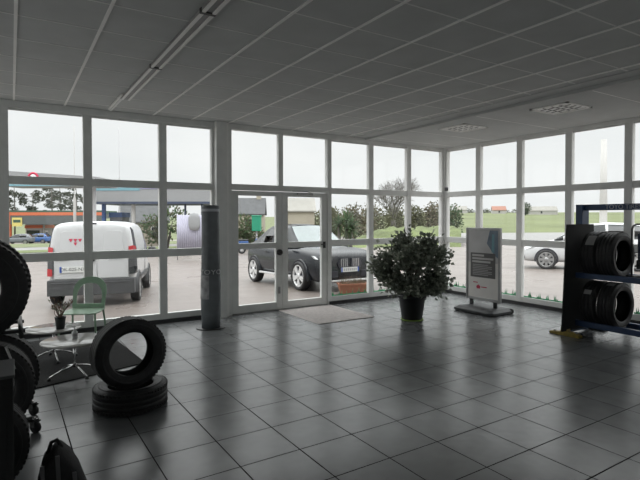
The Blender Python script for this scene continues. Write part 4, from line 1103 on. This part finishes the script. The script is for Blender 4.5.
for s, x0, x1 in ((-1, -.74, .10), (1, .115, .74)):
    mb = MB()
    mb.add([(x0,yb+.005,.59),(x1,yb+.005,.59),(x1,yb+.03,1.12),(x1*(.9 if s>0 else 1),yb+.05,1.68),(x0*(1 if s>0 else .9),yb+.05,1.68),(x0,yb+.03,1.12),
            (x0,yb+.08,.59),(x1,yb+.08,.59),(x1,yb+.10,1.12),(x1*(.9 if s>0 else 1),yb+.10,1.68),(x0*(1 if s>0 else .9),yb+.10,1.68),(x0,yb+.10,1.12)],
           [(0,1,2,5),(5,2,3,4),(0,6,7,1),(1,7,8,2),(2,8,9,3),(3,9,10,4),(4,10,11,5),(5,11,6,0)], 'white_paint')
    dr = mb.build('rear_door', van, bevel=.012)
    cx = (x0+x1)/2; w = (x1-x0)/2-.10
    mb = MB(); mb.add([(cx-w,yb+.024,1.16),(cx+w,yb+.024,1.16),(cx+w*.86,yb+.04,1.57),(cx+w*.6,yb+.042,1.60),(cx-w*.6,yb+.042,1.60),(cx-w*.86,yb+.04,1.57)], [(0,1,2,3,4,5)], 'white_paint')
    o = mb.build('window_panel', dr); so = o.modifiers.new('s', 'SOLIDIFY'); so.thickness = .022; so.offset = 0; bv = o.modifiers.new('b', 'BEVEL'); bv.width = .008; bv.segments = 2
    if s < 0:
        mb = MB()
        for qx, qz in ((cx+.005-.09, 1.40), (cx+.005, 1.40), (cx+.005+.09, 1.40), (cx+.005, 1.325)):
            yy = yb+.014; mb.prism([(qx-.035, qz+.03), (qx+.035, qz+.03), (qx+.01, qz-.03), (qx-.01, qz-.03)], yy, yy+.01, 'logo_red')
        mb.build('red_emblem', dr)['label'] = 'red emblem of small wedges'
        mb = MB(); mb.box(-.62, -.10, yb-.012, yb+.006, .73, .85, 'plate_white'); mb.box(-.62, -.58, yb-.014, yb-.012, .73, .85, 'plate_blue'); mb.box(-.14, -.10, yb-.014, yb-.012, .73, .85, 'plate_blue'); pl = mb.build('number_plate', dr)
        tx = text_mb('DK-025-NX', .098, 'ink'); tx.build('plate_letters', dr, loc=(-.36, yb-.014, .79))
        mb = MB(); mb.box(-.06, .07, yb-.012, yb+.01, .95, 1.0, 'black_plastic'); mb.build('door_handle', dr, bevel=.006)
        tx = text_mb('RENAULT', .062, 'logo_grey'); tx.build('maker_letters', dr, loc=(-.56, yb+.010, .975))
    else:
        tx = text_mb('KANGOO', .062, 'logo_grey'); tx.build('model_letters', dr, loc=(.48, yb+.010, .985))
for s in (-1, 1):
    mb = MB(); X = lambda v: s*v
    mb.add([(X(.745),-2.03,.72),(X(.845),-1.97,.72),(X(.885),-1.82,.74),(X(.875),-1.84,1.16),(X(.83),-1.96,1.20),(X(.745),-2.00,1.16)], [(0,1,4,5),(1,2,3,4)], 'bumper_grey')
    o = mb.build('tail_light', van, fix=False); so = o.modifiers.new('s', 'SOLIDIFY'); so.thickness = .04; so.offset = 0
    mb = MB()
    mb.add([(X(.75),-2.05,1.06),(X(.845),-1.985,1.06),(X(.89),-1.84,1.08),(X(.872),-1.86,1.25),(X(.83),-1.975,1.27),(X(.745),-2.015,1.25)], [(0,1,4,5),(1,2,3,4)], 'tail_red')
    mb.add([(X(.76),-2.055,.66),(X(.86),-1.99,.66),(X(.9),-1.83,.68),(X(.9),-1.85,.80),(X(.855),-1.98,.82),(X(.76),-2.045,.80)], [(0,1,4,5),(1,2,3,4)], 'tail_red')
    if s > 0: mb.m = [0, 0]+[mb.mi('dark_glass')]*2
    l2 = mb.build('red_lens', o, fix=False); so = l2.modifiers.new('s', 'SOLIDIFY'); so.thickness = .015; so.offset = 0
    mirror(van, s*1.03, .78, 1.08, 'black_plastic', s)
    mb = MB(); mb.add([(X(.868),.35,1.08),(X(.868),1.02,1.08),(X(.80),.72,1.46),(X(.77),.40,1.60)], [(0,1,2,3)], 'dark_glass'); o = mb.build('cab_window', van); so = o.modifiers.new('s', 'SOLIDIFY'); so.thickness = .03; so.offset = 0
    mb = MB(); mb.add([(X(.845),-1.90,1.20),(X(.868),-1.70,1.18),(X(.80),-1.74,1.60),(X(.765),-1.86,1.66)], [(0,1,2,3)], 'ink'); o = mb.build('corner_trim', van); so = o.modifiers.new('s', 'SOLIDIFY'); so.thickness = .03; so.offset = 0
    mb = MB(); mb.box(min(s*.885, s*.905), max(s*.885, s*.905), -1.0, .98, .50, .58, 'bumper_grey'); mb.build('side_strip', van, bevel=.005)
    mb = MB(); mb.box(min(s*.885, s*.912), max(s*.885, s*.912), -.25, .0, .98, 1.01, 'black_plastic'); mb.build('door_handle', van, bevel=.005)
    mb = MB(); mb.box(min(s*.889, s*.899), max(s*.889, s*.899), .10, .115, .45, 1.25, 'ink'); mb.build('door_seam', van)
mb = MB(); mb.add([(-.70,1.12,1.16),(.70,1.12,1.16),(.62,.56,1.66),(-.62,.56,1.66)], [(0,1,2,3)], 'dark_glass'); o = mb.build('windscreen', van); so = o.modifiers.new('s', 'SOLIDIFY'); so.thickness = .05; so.offset = 0
mb = MB(); mb.box(-.10, .10, -1.99, -1.93, 1.735, 1.765, 'ink'); mb.build('brake_light', van, bevel=.006)

# ---- white hatchback right
def hatch(name, label, x, y, rz_, paint, glass='dark_glass', group=None, sc_=1., rot=None, detail=True):
    c = thing(name, label, 'car', (x, y, G(x, y)), rot=rot or (0, 0, rz_), group=group); c.scale = (sc_,)*3
    mb = MB()
    body_loft(mb, [(-1.95,.60,.48,.92,.02),(-1.92,.76,.36,.99,.02),(-1.7,.85,.26,1.02,.03),(-1.0,.875,.22,1.0,.03),(0,.88,.21,.97,.03),(.9,.875,.21,.95,.03),(1.3,.86,.22,.90,.03),(1.75,.82,.23,.80,.03),(2.02,.74,.24,.70,.02),(2.12,.58,.32,.60,.02)], paint)
    mb.build('body', c, subsurf=1)
    cabin(c, [(1.05,.74,.93,.70,.955,'screen'),(.62,.77,.95,.62,1.22,'screen'),(.22,.785,.96,.56,1.43,'roof'),(.16,.785,.96,.56,1.435,'roof'),(-.42,.79,.97,.56,1.48,'roof'),(-.49,.79,.97,.56,1.48,'roof'),(-1.15,.785,.99,.55,1.45,'roof'),(-1.35,.78,1.0,.54,1.41,'rear'),(-1.62,.76,1.01,.60,1.22,'rear'),(-1.82,.72,1.01,.66,1.05,'rear')], paint, glass, 'screen_sky_glass', (4, 7, 8))
    for wx, wy in ((-.74,1.28),(.74,1.28),(-.74,-1.26),(.74,-1.26)):
        arch_ring(c, math.copysign(.862, wx), wy, .325, 'ink', .02, .012); wheel(c, math.copysign(.80, wx), wy, .315, .20, 8, 'grey_steel')
    if detail:
        for s in (-1, 1):
            mb = MB(); mb.add([(s*.42,2.10,.60),(s*.75,1.93,.62),(s*.83,1.66,.74),(s*.60,1.98,.70),(s*.42,2.04,.60),(s*.75,1.87,.62),(s*.83,1.60,.74),(s*.60,1.92,.70)], [(0,1,2,3),(7,6,5,4),(0,4,5,1),(1,5,6,2),(2,6,7,3),(3,7,4,0)], 'lamp_clear'); mb.build('headlight', c)
            mb = MB(); mb.box(min(s*.45, s*.74), max(s*.45, s*.74), 1.94, 2.07, .34, .46, 'ink'); mb.build('fog_lamp', c, bevel=.015)
            mb = MB(); mb.add([(s*.60,-1.95,.80),(s*.80,-1.84,.80),(s*.865,-1.55,.86),(s*.82,-1.70,1.0),(s*.62,-1.92,.98)], [(0,1,3,4),(1,2,3)], 'tail_red'); o = mb.build('tail_light', c); so = o.modifiers.new('s', 'SOLIDIFY'); so.thickness = .05; so.offset = 0
            mirror(c, s*.95, .72, 1.0, paint, s)
        mb = MB(); mb.box(-.34, .34, 2.02, 2.125, .42, .54, 'ink'); mb.build('grille', c, bevel=.01)
    return c
wx_, wy_ = 17.85, 10.2
hatch('car', 'white hatchback car parked beyond the right windows', wx_, wy_, 0, 'white_paint', rot=slope_rot(math.radians(30), wx_, wy_), sc_=1.12)
x, y = 3.3, 87.0; hatch('car', 'blue car at the far petrol station', x, y, -YAW+PI/2, 'car_blue', detail=False)
x, y = .9, 85.2; hatch('car', 'grey car at the far petrol station beside the blue one', x, y, -YAW+PI/2+.1, 'car_grey', detail=False)
x, y = 9.6, 50.0; hatch('car', 'small white car far away by the slate roofed house', x, y, -YAW+.5, 'white_paint', detail=False)

# ------------------------------------------------------------------ sky and camera
w = bpy.data.worlds.new('overcast'); sc.world = w; w.use_nodes = True
nt = w.node_tree; N = nt.nodes; L = nt.links; bg = N['Background']
tc = N.new('ShaderNodeTexCoord'); nz = N.new('ShaderNodeTexNoise'); nz.inputs['Scale'].default_value = 2.2; nz.inputs['Detail'].default_value = 5
mp = N.new('ShaderNodeMapping'); mp.inputs['Scale'].default_value = (1, 1, 2.2); L.new(tc.outputs['Generated'], mp.inputs['Vector']); L.new(mp.outputs[0], nz.inputs['Vector'])
cr = N.new('ShaderNodeMix'); cr.data_type = 'RGBA'; cr.inputs['A'].default_value = (.535,.55,.555,1); cr.inputs['B'].default_value = (.605,.61,.61,1)
mr = N.new('ShaderNodeMapRange'); mr.inputs[1].default_value = .35; mr.inputs[2].default_value = .65
L.new(nz.outputs['Fac'], mr.inputs[0]); L.new(mr.outputs[0], cr.inputs['Factor']); L.new(cr.outputs['Result'], bg.inputs['Color'])
sx = N.new('ShaderNodeSeparateXYZ'); L.new(tc.outputs['Generated'], sx.inputs[0])
zr = N.new('ShaderNodeMapRange'); zr.interpolation_type = 'SMOOTHSTEP'     # an overcast sky is brightest overhead
zr.inputs[1].default_value = .22; zr.inputs[2].default_value = .75; zr.inputs[3].default_value = 1.0; zr.inputs[4].default_value = ZENITH
L.new(sx.outputs['Z'], zr.inputs[0]); L.new(zr.outputs[0], bg.inputs['Strength'])

cd = bpy.data.cameras.new('camera'); cam = bpy.data.objects.new('camera', cd); COL.objects.link(cam); sc.camera = cam
cd.sensor_width = 36; cd.lens = 498.18*36/640; cd.shift_x = -11.73/640; cd.shift_y = -12.61/640; cd.clip_end = 2000; cd.clip_start = .05
pitch, roll = .0176, .001
cam.rotation_mode = 'XYZ'
Rm = Matrix.Rotation(-YAW, 4, 'Z') @ Matrix.Rotation(PI/2-pitch, 4, 'X') @ Matrix.Rotation(-roll, 4, 'Z')
cam.matrix_world = Matrix.Translation((0, 0, 1.633)) @ Rm
sc.view_settings.view_transform = 'Standard'; sc.view_settings.look = 'None'; sc.view_settings.gamma = 1
sc.view_settings.use_curve_mapping = False
sc.view_settings.exposure = 0.74
cy = sc.cycles
cy.use_denoising = True
cy.max_bounces = 10; cy.diffuse_bounces = 5; cy.glossy_bounces = 4; cy.transparent_max_bounces = 24
